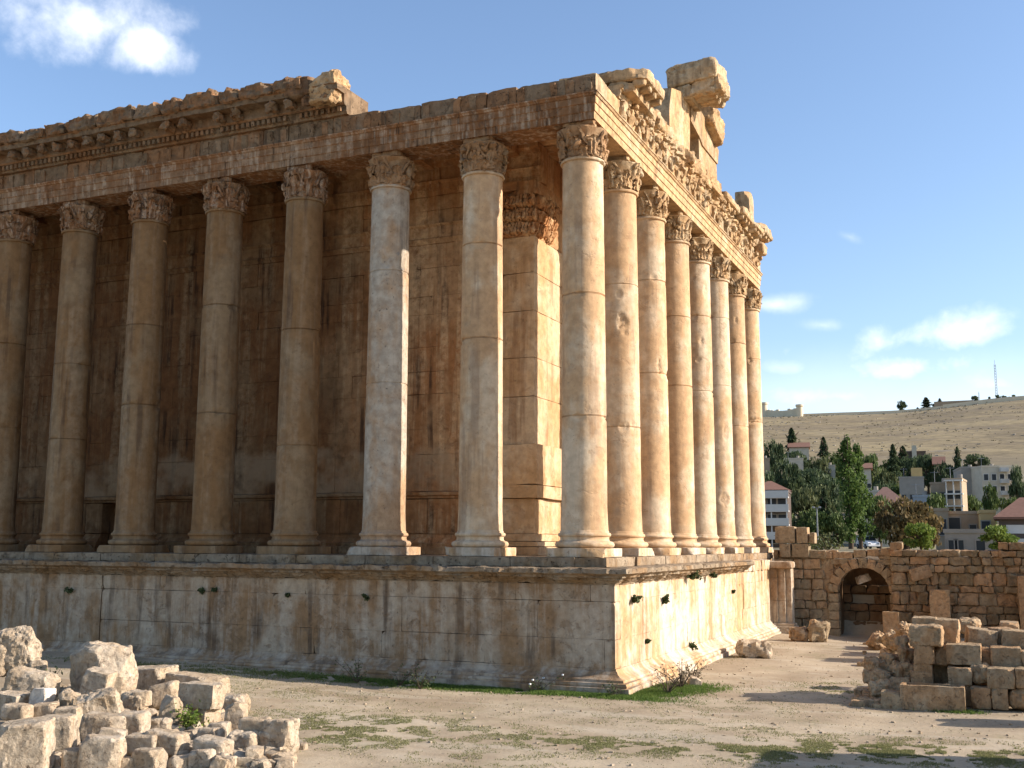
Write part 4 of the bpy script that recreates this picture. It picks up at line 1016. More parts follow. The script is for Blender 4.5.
def standing(name, label, u0, u1, v0, v1, Y, depth, seed, cat='stone block', mat='ruin', group=None, **kw):
    """a stone whose front face lies in the plane y = Y"""
    a = on(u0, (v0+v1)/2, 1, Y); b_ = on(u1, (v0+v1)/2, 1, Y); z1 = on((u0+u1)/2, v0, 1, Y).z; z0 = on((u0+u1)/2, v1, 1, Y).z
    mb = MB(); k = dict(res=.06, rad=.02, amp=.028, freq=2.8, cuts=2, cutd=(.8, .97), maxn=22); k.update(kw); k['cuts'] += 2
    rblock(mb, ((a.x+b_.x)/2, Y+depth/2, (z0+z1)/2), (b_.x-a.x, depth, z1-z0), seed=seed, **k)
    return tag(obj(name, mb, M[mat], None, ((a.x+b_.x)/2, Y+depth/2, z0), 11), label, cat, group)
standing('upright_slab', 'tall pale upright slab standing straight against the rubble wall', 930, 950, 590, 628, 29.6, .7, 3, 'stone slab')
standing('upright_slab', 'tall pale leaning slab just right of the archway', 883, 899, 612, 640, 27.5, .5, 4, 'stone slab')

# ------------------------------------------------------------------ stacked blocks, right of the picture
RG = 'stacked ruin blocks beside the path'
tr = empty('stone_trough', (12.95, -1.2, -5)); tag(tr, 'long hollow stone trough in front of the stacked blocks', 'stone trough')
tb = MB(); x0, x1 = 11.93, 13.98; z0, z1 = -5.0, -4.17
rblock(tb, (12.955, -1.42, (z0+z1)/2), (x1-x0, .16, z1-z0), seed=1, res=.1, rad=.03, amp=.018, cuts=1, cutd=(.9, .97), maxn=20)
rblock(tb, (12.955, -.52, (z0+z1)/2), (x1-x0-.02, .16, z1-z0-.02), seed=2, res=.1, rad=.03, amp=.018, maxn=20)
for x in (x0+.08, x1-.08): rblock(tb, (x, -.97, (z0+z1)/2-.005), (.16, .75, z1-z0-.01), seed=int(x*9), res=.1, rad=.03, amp=.018)
tb.box(x0+.1, x1-.1, -1.4, -.6, -5.0, -4.75)
obj('trough_body', tb, M['ruin'], tr)
S_ = lambda lab, u0, u1, v0, v1, Y, dp, seed, **kw: standing(kw.pop('name', 'stone_block'), lab, u0, u1, v0, v1, Y, dp, seed, group=RG, **kw)
S_('small grey block left of the long trough', 881, 901, 692, 711, -1.5, .7, 11)
S_('lowest block of the tall left stack, behind the trough', 911, 933, 672, 700, -.2, 1.0, 12)
S_('thin course block second from the bottom of the tall left stack', 914, 932, 663.5, 672.5, -.15, 1.0, 13)
S_('squarish block in the middle of the tall left stack', 914, 934, 646, 664, -.2, 1.1, 14)
S_('big grey block on top of the tall left stack', 909, 942, 626, 646.5, -.2, 1.1, 15, rad=.07, amp=.05)
S_('pale topped block lying on the back of the tall left stack', 912, 936, 618, 632, 1.0, 1.2, 16)
S_('large dark block crowning the stack, behind the big grey block', 934, 959, 620, 646, .9, 1.2, 17)
S_('broken stone wedged between the left stack and the long middle block', 934, 948, 646, 666, .2, .9, 18, cuts=4, cutd=(.55, .85), rad=.1)
S_('long weathered block in the middle of the heap above the dark gap', 946, 981, 645, 665, .0, 1.2, 19)
S_('orange squared block above the right end of the trough', 948, 972, 668, 685, -.3, .9, 20)
S_('block supporting the orange squared block from below', 946, 972, 684, 706, -.2, .9, 21)
S_('rounded boulder between the orange block and the right hand row', 971, 990, 664, 684, -.2, .8, 22, rad=.2, amp=.09)
S_('broad squared block of the upper right row, its left one', 987, 1015, 669, 689, -.7, 1.0, 23)
S_('broad squared block of the upper right row, cut by the picture edge', 1016, 1050, 670, 689, -.7, 1.0, 24)
S_('dark block at the left of the bottom right row', 971, 991, 688, 709, -.7, 1.0, 25)
S_('narrow upright block in the bottom right row', 992, 1008, 688.5, 710, -.75, 1.0, 26)
S_('rounded block of the bottom right row, cut by the picture edge', 1009, 1046, 689, 711, -.7, 1.0, 27, rad=.2, amp=.08)
S_('flat bright topped block on the right side of the heap', 991, 1021, 648, 668, .3, 1.3, 28)
S_('block wedged right of the long middle block', 979, 992, 648, 667, .5, 1.0, 29, rad=.12)
S_('grey block beside the flat bright topped block, at the picture edge', 1020, 1050, 652, 671, .3, 1.2, 30)
S_('large dark tilted block high on the right of the heap', 966, 996, 630, 650, 1.4, 1.4, 31, rot=(0, .12, .1), cuts=3)
S_('orange lit block behind the large dark tilted block', 991, 1012, 629, 649, 1.8, 1.2, 32, rot=(0, -.05, .2))
S_('broad dark block high at the picture edge', 1002, 1046, 632, 652, 1.3, 1.3, 33, rot=(0, .06, 0))
S_('hill shaped stone behind the crown of the stack', 957, 979, 619, 634, 4.0, 1.2, 34, rad=.3, amp=.1)
S_('pale flat stone at the back right of the heap', 1000, 1019, 623, 634, 4.5, 1.4, 35)
S_('inner block of the heap behind the broken wedged stone', 930, 976, 662, 702, .9, 1.6, 36)
S_('inner block of the heap behind the right hand rows', 974, 1040, 662, 700, .8, 2.2, 37, rad=.1)
S_('inner block of the heap under the large dark tilted block', 950, 1040, 646, 690, 2.4, 1.6, 38, rad=.1)
# tumbled stones on the left flank of the heap
tl = ((896, 909, 638, 657, 1.6, 'orange upright stone at the left edge of the tall stack'), (880, 899, 656, 670, .8, 'flat lit stone sloping off the left stack'),
      (866, 884, 660, 674, .6, 'farthest tumbled stone on the path side of the heap'), (884, 902, 667, 682, .4, 'tumbled stone under the flat lit stone'),
      (868, 886, 672, 686, .0, 'low tumbled stone in the shadow by the path'), (898, 912, 664, 684, .3, 'tumbled stone against the tall left stack'),
      (874, 892, 682, 698, -.6, 'jagged stone just behind the small grey block'), (892, 913, 680, 700, -.4, 'stone between the small grey block and the left stack'),
      (902, 915, 650, 666, .8, 'little stone in a crevice of the tall left stack'))
for i, (u0, u1, v0, v1, Y, lab) in enumerate(tl):
    S_(lab, u0, u1, v0, v1, Y, 1.0, 60+i, name='tumbled_stone', cat='stone', rad=.12, amp=.1, cuts=4, cutd=(.55, .88), rot=(.1*(i % 3-1), .15*((i*2) % 3-1), .3*i))
tl = ((868, 886, 636, 648, 20, 'pale stone on the slope left of the leaning slab'), (884, 902, 634, 650, 17, 'pale stone on the slope below the leaning slab'), (896, 912, 626, 642, 14, 'orange stone on the slope behind the left stack'))
for i, (u0, u1, v0, v1, Y, lab) in enumerate(tl):
    S_(lab, u0, u1, v0, v1, Y, 2.2, 80+i, name='tumbled_stone', cat='stone', rad=.3, amp=.2, cuts=3, cutd=(.6, .85))
rubble = MB(); rr = random.Random(5)
for _ in range(150):
    x = max(10.3, rr.gauss(11.1, .5)); y = rr.uniform(-1.6, 3.5); s_ = rr.choice((.1, .15, .22, .34)); rblock(rubble, (x, y, gz(x, y)+s_*.25), (s_*1.4, s_, s_*.8), rot=(0, 0, rr.uniform(0, 3)), seed=_, res=.1, rad=s_*.2, amp=s_*.15, freq=5, maxn=4)
for _ in range(120):
    x = rr.uniform(7.5, 13); y = rr.uniform(12, 30); s_ = rr.choice((.1, .2, .3, .45)); k = sm((x-7.5)/3)
    if rr.random() < k: rblock(rubble, (x, y, gz(x, y)+s_*.25), (s_*1.5, s_, s_*.8), rot=(0, 0, rr.uniform(0, 3)), seed=_+300, res=.12, rad=s_*.2, amp=s_*.15, freq=4, maxn=4)
tag(obj('rubble', rubble, M['ruin']), kind='stuff', label='loose rubble around the stacked blocks')
# unseen block masses added past the right edge to throw shadows into view
def mass(name, label, x, y, sx_, sy_, h_, seed):
    mb = MB(); z = gz(x, y)-.05; k = 0; rr = random.Random(seed)
    while z < gz(x, y)+h_:
        hh = rr.uniform(.55, .8); yy = y-sy_/2
        while yy < y+sy_/2-.2:
            L = min(rr.uniform(.8, 1.6), y+sy_/2-yy); rblock(mb, (x+rr.uniform(-.08, .08), yy+L/2, z+hh/2), (sx_, L-.03, hh-.02), seed=rr.randint(0, 999), res=.2, rad=.06, amp=.05, cuts=1, maxn=8); yy += L
        z += hh
    tag(obj(name, mb, M['ruin'], None, (x, y, gz(x, y))), label, 'ruined wall')
mass('shadow_pier', 'unseen short pier of stacked blocks, added right of the stone heap to cast a shadow', 18.4, -2.6, 1.2, 1.6, 2.0, 3)
mass('shadow_wall', 'unseen long stump of block wall, added near the viewer on the right for its shadow', 21.0, -11.2, 1.3, 6.0, 5.2, 4)

# ------------------------------------------------------------------ trees
def crown_mesh(kind, seed):
    rr = random.Random(seed); mb = MB()
    if kind == 'conifer':
        for k in range(1500):
            t = rr.random()**.75; z = .06+.94*t
            lay = .75+.25*math.sin(t*34+rr.uniform(-.4, .4)); rad = (1-t)**.8*lay*(.75+.25*noise.noise(Vector((t*5, seed, 0)))*2)
            a = rr.uniform(0, 6.28); rad *= .82+.3*noise.noise(Vector((math.cos(a)*2, math.sin(a)*2, t*6+seed)))
            q_ = rr.random()**.35*rad
            p = Vector((q_*math.cos(a), q_*math.sin(a), z-.06*q_))
            d = Vector((math.cos(a)*1.2, math.sin(a)*1.2, -.18+rr.uniform(-.15, .15))).normalized(); s2 = Vector((-math.sin(a), math.cos(a), rr.uniform(-.4, .4))).normalized()
            L = .17*rr.uniform(.7, 1.3); W_ = .09*rr.uniform(.6, 1.3); o = len(mb.v)
            mb.v += [p-d*L*.4, p+s2*W_*.5, p+d*L*.6+Vector((0, 0, -.015)), p-s2*W_*.5]; mb.f.append([o, o+1, o+2, o+3])
    else:
        tall = kind == 'poplar'
        cl = []
        nC = 46 if tall else 30
        for k in range(nC):
            if tall:
                z = .10+.86*k/nC; w_ = .9*min(1, (z-.02)*3.5)*(1 if z < .55 else max(.12, 1-(z-.55)*1.9))
                cl.append((Vector((rr.gauss(0, .34)*w_, rr.gauss(0, .34)*w_, z)), .42*w_+.06, .075))
            else:
                a = rr.uniform(0, 6.28); t = rr.uniform(-.95, 1); rad = math.sqrt(max(0, 1-t*t*.9))*rr.uniform(.4, .85)
                s2 = rr.uniform(.22, .38)
                cl.append((Vector((rad*math.cos(a)*.8, rad*math.sin(a)*.8,   .54+.38*t*rr.uniform(.75, 1.0))), s2, s2*.40))
        n = 3000 if tall else 2400
        for k in range(n):
            c, r1, r2 = rr.choice(cl); d = Vector((rr.gauss(0, 1), rr.gauss(0, 1), rr.gauss(0, 1))).normalized()*rr.random()**.4
            p = c+Vector((d.x*r1, d.y*r1, d.z*r2)); L = (.16 if tall else .105)*rr.uniform(.6, 1.4)
            zf = .10 if tall else .55
            u_ = Vector((rr.gauss(0, 1), rr.gauss(0, 1), rr.gauss(0, 1))).normalized(); v_ = u_.cross(Vector((rr.gauss(0, 1), rr.gauss(0, 1), rr.gauss(0, 1)))).normalized()
            u_ = Vector((u_.x, u_.y, u_.z*zf*2)); v_ = Vector((v_.x, v_.y, v_.z*zf*2))
            o = len(mb.v); mb.v += [p-u_*L*.5, p+v_*L*.35, p+u_*L*.5, p-v_*L*.35]; mb.f.append([o, o+1, o+2, o+3])
    return mb
def trunk_mesh(kind, seed):
    rr = random.Random(seed+50); mb = MB()
    top = {'conifer': .95, 'poplar': .9}.get(kind, .62)
    r0 = .11 if kind != 'poplar' else .16
    pts = [Vector((.02*rr.gauss(0, 1), .02*rr.gauss(0, 1), top*t)) for t in (0, .2, .45, .7, 1)]; pts[0].z = -.03
    mb.tube(pts, [r0, r0*.8, r0*.6, r0*.4, r0*.12], 7)
    for k in range(7):
        a = rr.uniform(0, 6.28); z = rr.uniform(.25, top*.8); L = rr.uniform(.3, .7)*(1 if kind == 'broad' else .6)
        rise = .22 if kind != 'poplar' else .3
        mb.tube([Vector((0, 0, z)), Vector((math.cos(a)*L*.5, math.sin(a)*L*.5, z+rise*.6)), Vector((math.cos(a)*L, math.sin(a)*L, z+rise))], [r0*.4, r0*.25, r0*.08], 5)
    return mb
TM = {}
def tree(name, label, u, r_, vtop, wpx, kind, mat, seed=0, group=None, cat='tree', zb=None):
    base = terrain(u, r_)
    d = (base-CAM); D = math.hypot(d.x, d.y)
    ztop = CAM.z+(ray(u, vtop).z/math.hypot(ray(u, vtop).x, ray(u, vtop).y))*D
    h_ = max(2.0, ztop-base.z); w_ = wpx/FPX*D*.5*{'conifer': 1.95, 'broad': 1.15, 'poplar': 1.1}[kind]
    t = empty(name, base); tag(t, label, cat, group)
    for part, fn, m_ in (('trunk', trunk_mesh, M['bark']), ('crown', crown_mesh, mat)):
        key = (part, kind, seed % 4, m_.name)
        if key not in TM:
            o = obj(part, fn(kind, seed % 4+1), m_, None, smooth=(60 if part == 'trunk' else 0)); TM[key] = o.data
        else:
            o = bpy.data.objects.new(part, TM[key]); col.objects.link(o)
        o.parent = t; o.location = (0, 0, 0); o.scale = (w_, w_, h_); o.rotation_euler = (0, 0, seed*1.7)
    return t
GT = 'trees on the slope of the town'
B_, C_, P_ = 'broad', 'conifer', 'poplar'
T = [
 ('poplar_tree', 'tallest bright green poplar, left of a twin pair behind the arched wall', 851, 150, 436, 30, P_, 'poplar', 0),
 ('poplar_tree', 'slightly lower bright green poplar, right of the twin pair', 861, 152, 443, 24, P_, 'poplar', 1),
 ('conifer_tree', 'dark pyramid conifer against the dry slope above the cream apartment block', 962, 330, 447, 15, C_, 'conifer', 0),
 ('conifer_tree', 'dark conifer topping the cluster at the left, nearest the ridge towers', 795, 420, 428, 22, C_, 'conifer', 1),
 ('conifer_tree', 'pointed dark conifer between the ridge towers and the poplars', 827, 400, 437, 18, C_, 'conifer', 2),
 ('broadleaf_tree', 'wide dark tree beside the last temple column, under the ridge towers', 777, 380, 439, 26, B_, 'conifer', 0),
 ('broadleaf_tree', 'dark umbrella tree left of the poplars', 813, 300, 467, 46, B_, 'conifer', 1),
 ('broadleaf_tree', 'dark leafy tree directly behind the last temple column', 770, 270, 470, 26, B_, 'conifer', 2),
 ('broadleaf_tree', 'broad dark tree below the umbrella tree', 830, 260, 476, 34, B_, 'conifer', 3),
 ('broadleaf_tree', 'round dark tree filling the slope between umbrella tree and temple', 790, 290, 458, 30, B_, 'conifer', 0),
 ('broadleaf_tree', 'light olive green tree left of the poplars, over the lamp post', 806, 190, 486, 34, B_, 'olive', 1),
 ('broadleaf_tree', 'light olive tree between the white terrace house and the poplars', 825, 195, 484, 28, B_, 'olive', 2),
 ('conifer_tree', 'dark conifer close to the lamp post', 826, 160, 488, 24, C_, 'conifer', 3),
 ('broadleaf_tree', 'shadowy tree behind the foot of the lamp post', 815, 140, 508, 36, B_, 'broad', 0),
 ('broadleaf_tree', 'dark green tree immediately right of the poplar trunks', 880, 160, 494, 34, B_, 'broad', 1),
 ('broadleaf_tree', 'small dark tree left of the poplar foot', 838, 140, 512, 24, B_, 'broad', 2),
 ('broadleaf_tree', 'wide rust brown autumn tree behind the rubble wall', 906, 115, 496, 62, B_, 'autumn', 0),
 ('broadleaf_tree', 'rust brown autumn tree, lower one on the right of its larger twin', 926, 118, 510, 40, B_, 'autumn', 1),
 ('broadleaf_tree', 'green and yellow bushy tree in front of the autumn trees', 921, 84, 522, 34, B_, 'bright', 1),
 ('broadleaf_tree', 'bright green bushy tree in front of the low tan houses', 1000, 86, 526, 36, B_, 'bright', 2),
 ('conifer_tree', 'spiky dark conifer left of the grey tower house', 897, 380, 444, 16, C_, 'conifer', 1),
 ('conifer_tree', 'spiky dark conifer clump, right next to the leftmost spiky one', 907, 385, 446, 20, C_, 'conifer', 2),
 ('broadleaf_tree', 'dark tree before the grey tower house', 916, 360, 455, 26, B_, 'conifer', 3),
 ('broadleaf_tree', 'dark round tree right of the grey tower house', 931, 350, 453, 22, B_, 'conifer', 1),
 ('broadleaf_tree', 'yellowing round tree below the spiky conifers', 888, 290, 468, 28, B_, 'olive', 0),
 ('broadleaf_tree', 'green tree right of the poplar tops', 872, 330, 452, 26, B_, 'broad', 3),
 ('broadleaf_tree', 'dark low tree under the pyramid conifer', 948, 330, 461, 24, B_, 'conifer', 0),
 ('broadleaf_tree', 'green tree in front of the white framed house', 941, 200, 492, 30, B_, 'broad', 2),
 ('broadleaf_tree', 'tree at the near corner of the cream apartment block', 993, 240, 482, 16, B_, 'broad', 0),
 ('broadleaf_tree', 'dark tree between white framed house and apartment block', 972, 220, 494, 26, B_, 'broad', 1),
 ('broadleaf_tree', 'dark tree right of the cream apartment block at the picture edge', 1022, 260, 464, 18, B_, 'conifer', 2),
 ('broadleaf_tree', 'low green tree before the apartment block, above the red tiled roof', 1012, 215, 496, 24, B_, 'broad', 3),
 ('broadleaf_tree', 'green tree on the upper slope left of the poplar tops', 838, 350, 452, 22, B_, 'broad', 0),
 ('broadleaf_tree', 'pale green tree under the pink roofed house', 823, 330, 455, 26, B_, 'olive', 3),
]
rr = random.Random(19)
for i in range(34):
    u = rr.choice((rr.uniform(762, 850), rr.uniform(762, 900), rr.uniform(870, 1024))); r_ = rr.uniform(190, 400)
    vt = 540-(r_-130)/270*78-rr.uniform(4, 16)
    T.append(('broadleaf_tree', 'dark green tree in the dense tree belt between the houses', u, r_, vt, rr.uniform(16, 30), B_, rr.choice(('conifer', 'conifer', 'broad')), i))
for i, (nm, lab, u, r_, vt, wp, kd, mt_, sd_) in enumerate(T):
    tree(nm, lab, u, r_, vt, wp, kd, M[mt_], sd_, GT if i < len(T)-34 else 'dark trees of the dense belt')
GR = 'trees on the ridge line'
for (u, vt, wp, kd, sd_, lab) in ((908, 400, 10, B_, 0, 'lone round tree on the ridge, left of the pointed ones'), (924, 407, 5, C_, 1, 'tiny pointed tree on the ridge between larger ones'),
                                (933, 397, 13, C_, 2, 'big dark pointed tree on the ridge'), (941, 403, 7, B_, 3, 'small round tree right of the big pointed ridge tree'), (947, 398, 8, C_, 0, 'slim pointed tree, rightmost of the ridge cluster'),
                                (983, 395, 8, B_, 1, 'flat topped little tree by the ridge pole'), (998, 396, 4, B_, 2, 'tiny round tree left of the tall mast'), (1006, 394, 5, B_, 3, 'tiny round tree at the foot of the tall mast'),
                                (1012, 395, 8, B_, 0, 'wide low tree right of the tall mast'), (1018, 396, 4, B_, 1, 'smallest round tree near the right end of the ridge'), (1023, 394, 6, B_, 2, 'round tree on the ridge at the picture edge')):
    tree('ridge_tree', lab, u, 925, vt, wp, kd, M['conifer'], sd_, GR)
for i, (u, r_, v) in enumerate(((800, 82, 541), (828, 84, 542), (812, 88, 538))):
    p = terrain(u, r_); tuft(p, 1.5, 260, M['olive'], ['grey green bush on top of the wall, left one', 'grey green bush on top of the wall, near the poplar foot', 'grey green bush on top of the wall, the taller one behind'][i], 'bush', .25, .1, 10)

# ------------------------------------------------------------------ houses
def house(name, label, u0, u1, vtop, r_, depth, wall, roof=None, rot=0, wins=(), roofh=1.6, roofcol='redroof', cat='house', group=None, parapet=True, extra=None, floorz=None):
    """front face spans columns u0..u1 at r_ metres; wins = (x fraction, z fraction, w, h) on the front"""
    a, b_ = terrain(u0, r_), terrain(u1, r_); c = (a+b_)/2
    d = ray((u0+u1)/2, vtop); ztop = CAM.z+d.z/math.hypot(d.x, d.y)*math.hypot(c.x-CAM.x, c.y-CAM.y)
    base = floorz if floorz is not None else min(a.z, b_.z)-1.0; W_ = (b_-a).length; H_ = ztop-base
    ang = math.atan2(b_.y-a.y, b_.x-a.x)+R(rot)
    o3 = Vector((c.x, c.y, base)); h = empty(name, o3); h.rotation_euler = (0, 0, ang); tag(h, label, cat, group)
    def part(nm, mb, m_, par=h):
        o = obj(nm, mb, M[m_], None, smooth=0); o.parent = par; return o
    mb = MB(); mb.box(-W_/2, W_/2, 0, depth, 0, H_)
    if parapet and not roof:
        mb.box(-W_/2-.1, W_/2+.1, -.1, .25, H_, H_+.35); mb.box(-W_/2-.1, W_/2+.1, depth-.25, depth+.1, H_, H_+.35)
        mb.box(-W_/2-.1, -W_/2+.25, .25, depth-.25, H_, H_+.35); mb.box(W_/2-.25, W_/2+.1, .25, depth-.25, H_, H_+.35)
    part('wall', mb, wall)
    if roof:
        e = .5; mb = MB()
        v = [(-W_/2-e, -e, H_), (W_/2+e, -e, H_), (W_/2+e, depth+e, H_), (-W_/2-e, depth+e, H_)]
        if roof == 'hip': q_ = min(W_, depth)*.45; v += [(-W_/2+q_, depth/2, H_+roofh), (W_/2-q_, depth/2, H_+roofh)]
        else: v += [(-W_/2-e, depth/2, H_+roofh), (W_/2+e, depth/2, H_+roofh)]
        mb.add(v, [(0, 1, 5, 4), (2, 3, 4, 5), (1, 2, 5), (3, 0, 4), (3, 2, 1, 0)])
        mb.box(-W_/2-e, W_/2+e, -e-.05, depth+e, H_-.22, H_-.03)
        part('roof', mb, roofcol)
    for (xf, zf, ww, hh) in wins:
        x = (xf-.5)*W_; z = zf*H_; mb = MB()
        mb.box(x-ww/2-.1, x+ww/2+.1, -.07, -.002, z-.14, z-.02); mb.box(x-ww/2-.1, x-ww/2, -.06, .1, z, z+hh); mb.box(x+ww/2, x+ww/2+.1, -.06, .1, z, z+hh); mb.box(x-ww/2-.1, x+ww/2+.1, -.06, .1, z+hh, z+hh+.12)
        f_ = part('window', mb, 'white' if wall in ('white', 'cream') else 'grey')
        mb = MB(); mb.box(x-ww/2+.002, x+ww/2-.002, -.025, .05, z+.002, z+hh-.002); part('pane', mb, 'glass', f_)
    if not roof and wall != 'facade' and r_ > 203:
        mb = MB(); x = W_*.22; mb.tube([(x, depth*.6, H_+.35), (x, depth*.6, H_+1.25)], .42, 14); mb.tube([(x-.45, depth*.6, H_-.05), (x-.45, depth*.6, H_+.36)], .06, 5); mb.tube([(x+.45, depth*.6, H_-.05), (x+.45, depth*.6, H_+.36)], .06, 5)
        part('water_tank', mb, 'grey')
        mb = MB(); mb.tube([(-W_*.3, depth*.3, H_), (-W_*.3, depth*.3, H_+2.4)], .05, 5); mb.tube([(-W_*.3-.7, depth*.3, H_+2.2), (-W_*.3+.7, depth*.3, H_+2.2)], .04, 5); part('antenna', mb, 'steel')
    if extra: extra(part, W_, H_, depth)
    return h
def floors(levels, over=1.3, rail=True, mat='white', posts=4):
    def f(part, W_, H_, dp):
        for lv in levels:
            z = lv*H_; mb = MB(); mb.box(-W_/2-.2, W_/2+.2, -over, -.005, z-.22, z)
            if rail: mb.box(-W_/2-.2, W_/2+.2, -over, -over+.12, z+.002, z+.9); 
            part('balcony', mb, mat)
        mb = MB()
        for k in range(posts): x = -W_/2+.1+(W_-.2)*k/(posts-1); mb.box(x-.09, x+.09, -over+.13, -over+.31, 0, H_)
        part('pillar', mb, mat)
    return f
g4 = lambda nx, zs_, w_, h_: [(.5/nx+i/nx, z, w_, h_) for z in zs_ for i in range(nx)]
house('terrace_house', 'white terraced house with stacked balconies beside the last temple column', 757, 789, 492, 175, 9, 'facade', None, -4, g4(3, (.18, .5, .78), 1.3, 1.3), extra=floors((.26, .48, .70, .92), 1.6, posts=3))  # dark wall colour carries the shade of the recesses behind the balconies
house('red_roof_house', 'red tiled house just above the white terraced house', 752, 791, 491, 225, 9, 'tan', 'hip', 0, g4(3, (.5,), 1.1, 1.4), 2.2)
house('brown_roof_house', 'low house with a broad brown hipped roof right of the poplars', 868, 911, 507, 185, 11, 'cream', 'hip', 3, g4(3, (.55,), 1.0, 1.2), 3.4, 'brownroof')
house('pale_house', 'pale flat roofed house peeping out behind the brown hipped roof', 864, 884, 492, 215, 8, 'cream', None, 0, g4(2, (.6,), 1, 1.2))
house('white_frame_house', 'house fronted by an open white concrete frame of two storeys', 949, 965, 480, 205, 8, 'tan', None, -6, g4(2, (.45, .72), 1.0, 1.4), extra=lambda part, W_, H_, dp: floors((.62, .80, 1.0), 1.2, False, 'white', 3)(part, W_, H_, dp))
house('long_tan_house', 'plain tan house attached left of the white framed house', 933, 949, 484, 210, 8, 'tan', None, -6, g4(2, (.5, .75), .8, 1.2))
house('apartment_block', 'cream apartment block with balconies, tallest building of the town', 985, 1019, 467, 262, 14, 'cream', None, 18, g4(4, (.38, .58, .78), .9, 1.3),
      extra=lambda part, W_, H_, dp: [part('balcony', (lambda mb, z: mb.box(W_*.05, W_*.30, -1.1, -.005, z, z+.9))(MB(), H_*k), 'white') for k in (.33, .53, .73, .92)] + [part('stair_tower', MB().box(W_*.08, W_*.27, -.5, -.006, 0, H_*.30), 'grey')])
house('apartment_wing', 'bare grey side wing of the apartment block', 965, 985, 468, 268, 13, 'grey', None, 8, ())
house('grey_house', 'low grey house with a small cream rooftop room', 902, 927, 478, 265, 9, 'grey', None, 0, g4(3, (.55,), .9, 1.1), extra=lambda part, W_, H_, dp: part('rooftop_room', MB().box(0, W_*.45, .4, 5, H_+.003, H_+2.3), 'yellow'))
house('tower_house', 'dark house with a pale square tower among the conifers', 905, 930, 452, 400, 10, 'facade', None, 0, g4(4, (.6,), 1.0, 1.2), extra=lambda part, W_, H_, dp: part('tower', MB().box(-W_*.05, W_*.14, -1.2, 3, 0, H_+2.2), 'cream'))
house('pink_house', 'long pink roofed house high on the left slope under the ridge', 792, 812, 447, 415, 8, 'cream', 'gable', 0, g4(4, (.5,), 1.2, 1.2), 2.0)
house('small_house', 'little red roofed house left of the spiky conifers', 864, 874, 468, 320, 7, 'cream', 'gable', 0, g4(2, (.5,), 1.0, 1.2), 1.6)
house('small_house', 'low flat pale house half hidden by olive trees left of the poplars', 820, 838, 466, 330, 7, 'cream', None, 0, g4(3, (.6,), 1.0, 1.1))
house('small_house', 'small flat cream house above the dark umbrella tree', 787, 806, 459, 350, 7, 'cream', None, 0, g4(3, (.6,), 1.0, 1.1))
house('small_house', 'tan house at the very left of the slope beside the temple column', 757, 772, 459, 330, 7, 'tan', None, 0, g4(2, (.6,), 1.0, 1.1))
house('small_house', 'red roofed house under the pyramid conifer', 938, 948, 464, 345, 7, 'tan', 'gable', 0, (), 2.4)
house('yellow_house', 'small yellow plastered house with one dark doorway', 982, 997, 513, 135, 6, 'yellow', None, 3, [(.33, .45, .85, 1.9)])
house('roofless_house', 'roofless tan house with a dark gaping opening, left of the yellow house', 949, 981, 514, 140, 6, 'tan', None, 0, [(.18, .45, 1.4, 2.4), (.78, .60, .7, .8)])
house('stone_house', 'brown stone house with tall dark window beside the autumn tree', 936, 950, 511, 138, 6, 'tan', None, 0, [(.55, .5, .8, 1.8)])
house('low_stone_house', 'long low stone house directly behind the rubble wall', 945, 1003, 533, 105, 6, 'grey', None, 0, [(.14, .45, .7, .8), (.25, .45, .7, .8), (.62, .4, .7, .9)])
house('red_tile_restaurant', 'open fronted red tiled building at the right picture edge', 1000, 1050, 517, 128, 9, 'facade', 'hip', 0, (), 2.2, extra=lambda part, W_, H_, dp: [part('awning', MB().box(-W_/2, W_/2, -1.6, -.006, H_*.42, H_*.50), 'white'), part('post', MB().box(-W_/2, -W_/2+.2, -1.6, -1.4, 0, H_*.42), 'grey'), part('window', MB().box(-W_*.35, W_*.3, -.06, -.006, H_*.62, H_*.82), 'white')])
house('low_shed', 'blue grey flat roofed shed below the grey house', 915, 932, 497, 205, 6, 'bluewall', None, 0, [(.5, .6, .8, .8)])

# ridge: small fort with two towers and a long wall
ft = empty('ridge_fort', terrain(783, 905)); tag(ft, 'small stone fort with two round towers on the ridge', 'fort')
fz0 = wloc(ft)
def tower(u, r_, vtop, wpx):
    p = terrain(u, r_); D = r_; z1 = CAM.z+(ray(u, vtop).z/math.hypot(ray(u, vtop).x, ray(u, vtop).y))*D; rad = wpx/FPX*D/2
    mb = MB(); mb.lathe([(rad, -2), (rad*.95, z1-p.z-1.6), (rad*1.18, z1-p.z-1.5), (rad*1.18, z1-p.z), (rad*.5, z1-p.z+.1)], p, 20); obj('tower', mb, M['fort'], ft, p)
tower(804, 890, 404.5, 6.5); tower(768, 905, 402.5, 6.5)
mb = MB(); prev = terrain(768, 905)
for i in range(1, 13):
    u = 768+36*i/12; p = terrain(u, 905-15*i/12); hh = 8.0-3.4*math.sin(math.pi*i/12)**.5+ (1.0 if i % 4 == 1 else 0)
    d = (p-prev); d.z = 0; n_ = Vector((-d.y, d.x, 0)).normalized()*.6; z0 = min(p.z, prev.z)-1.5; z1 = max(p.z, prev.z)+hh
    mb.add([prev-n_, p-n_, p+n_, prev+n_], []); o = len(mb.v)-4
    for k in range(4): mb.v[o+k].z = z0
    mb.v += [Vector((v.x, v.y, z1)) for v in mb.v[o:o+4]]; mb.f += [[o, o+1, o+5, o+4], [o+1, o+2, o+6, o+5], [o+2, o+3, o+7, o+6], [o+3, o, o+4, o+7], [o+4, o+5, o+6, o+7]]; prev = p
obj('curtain_wall', mb, M['fort'], ft)
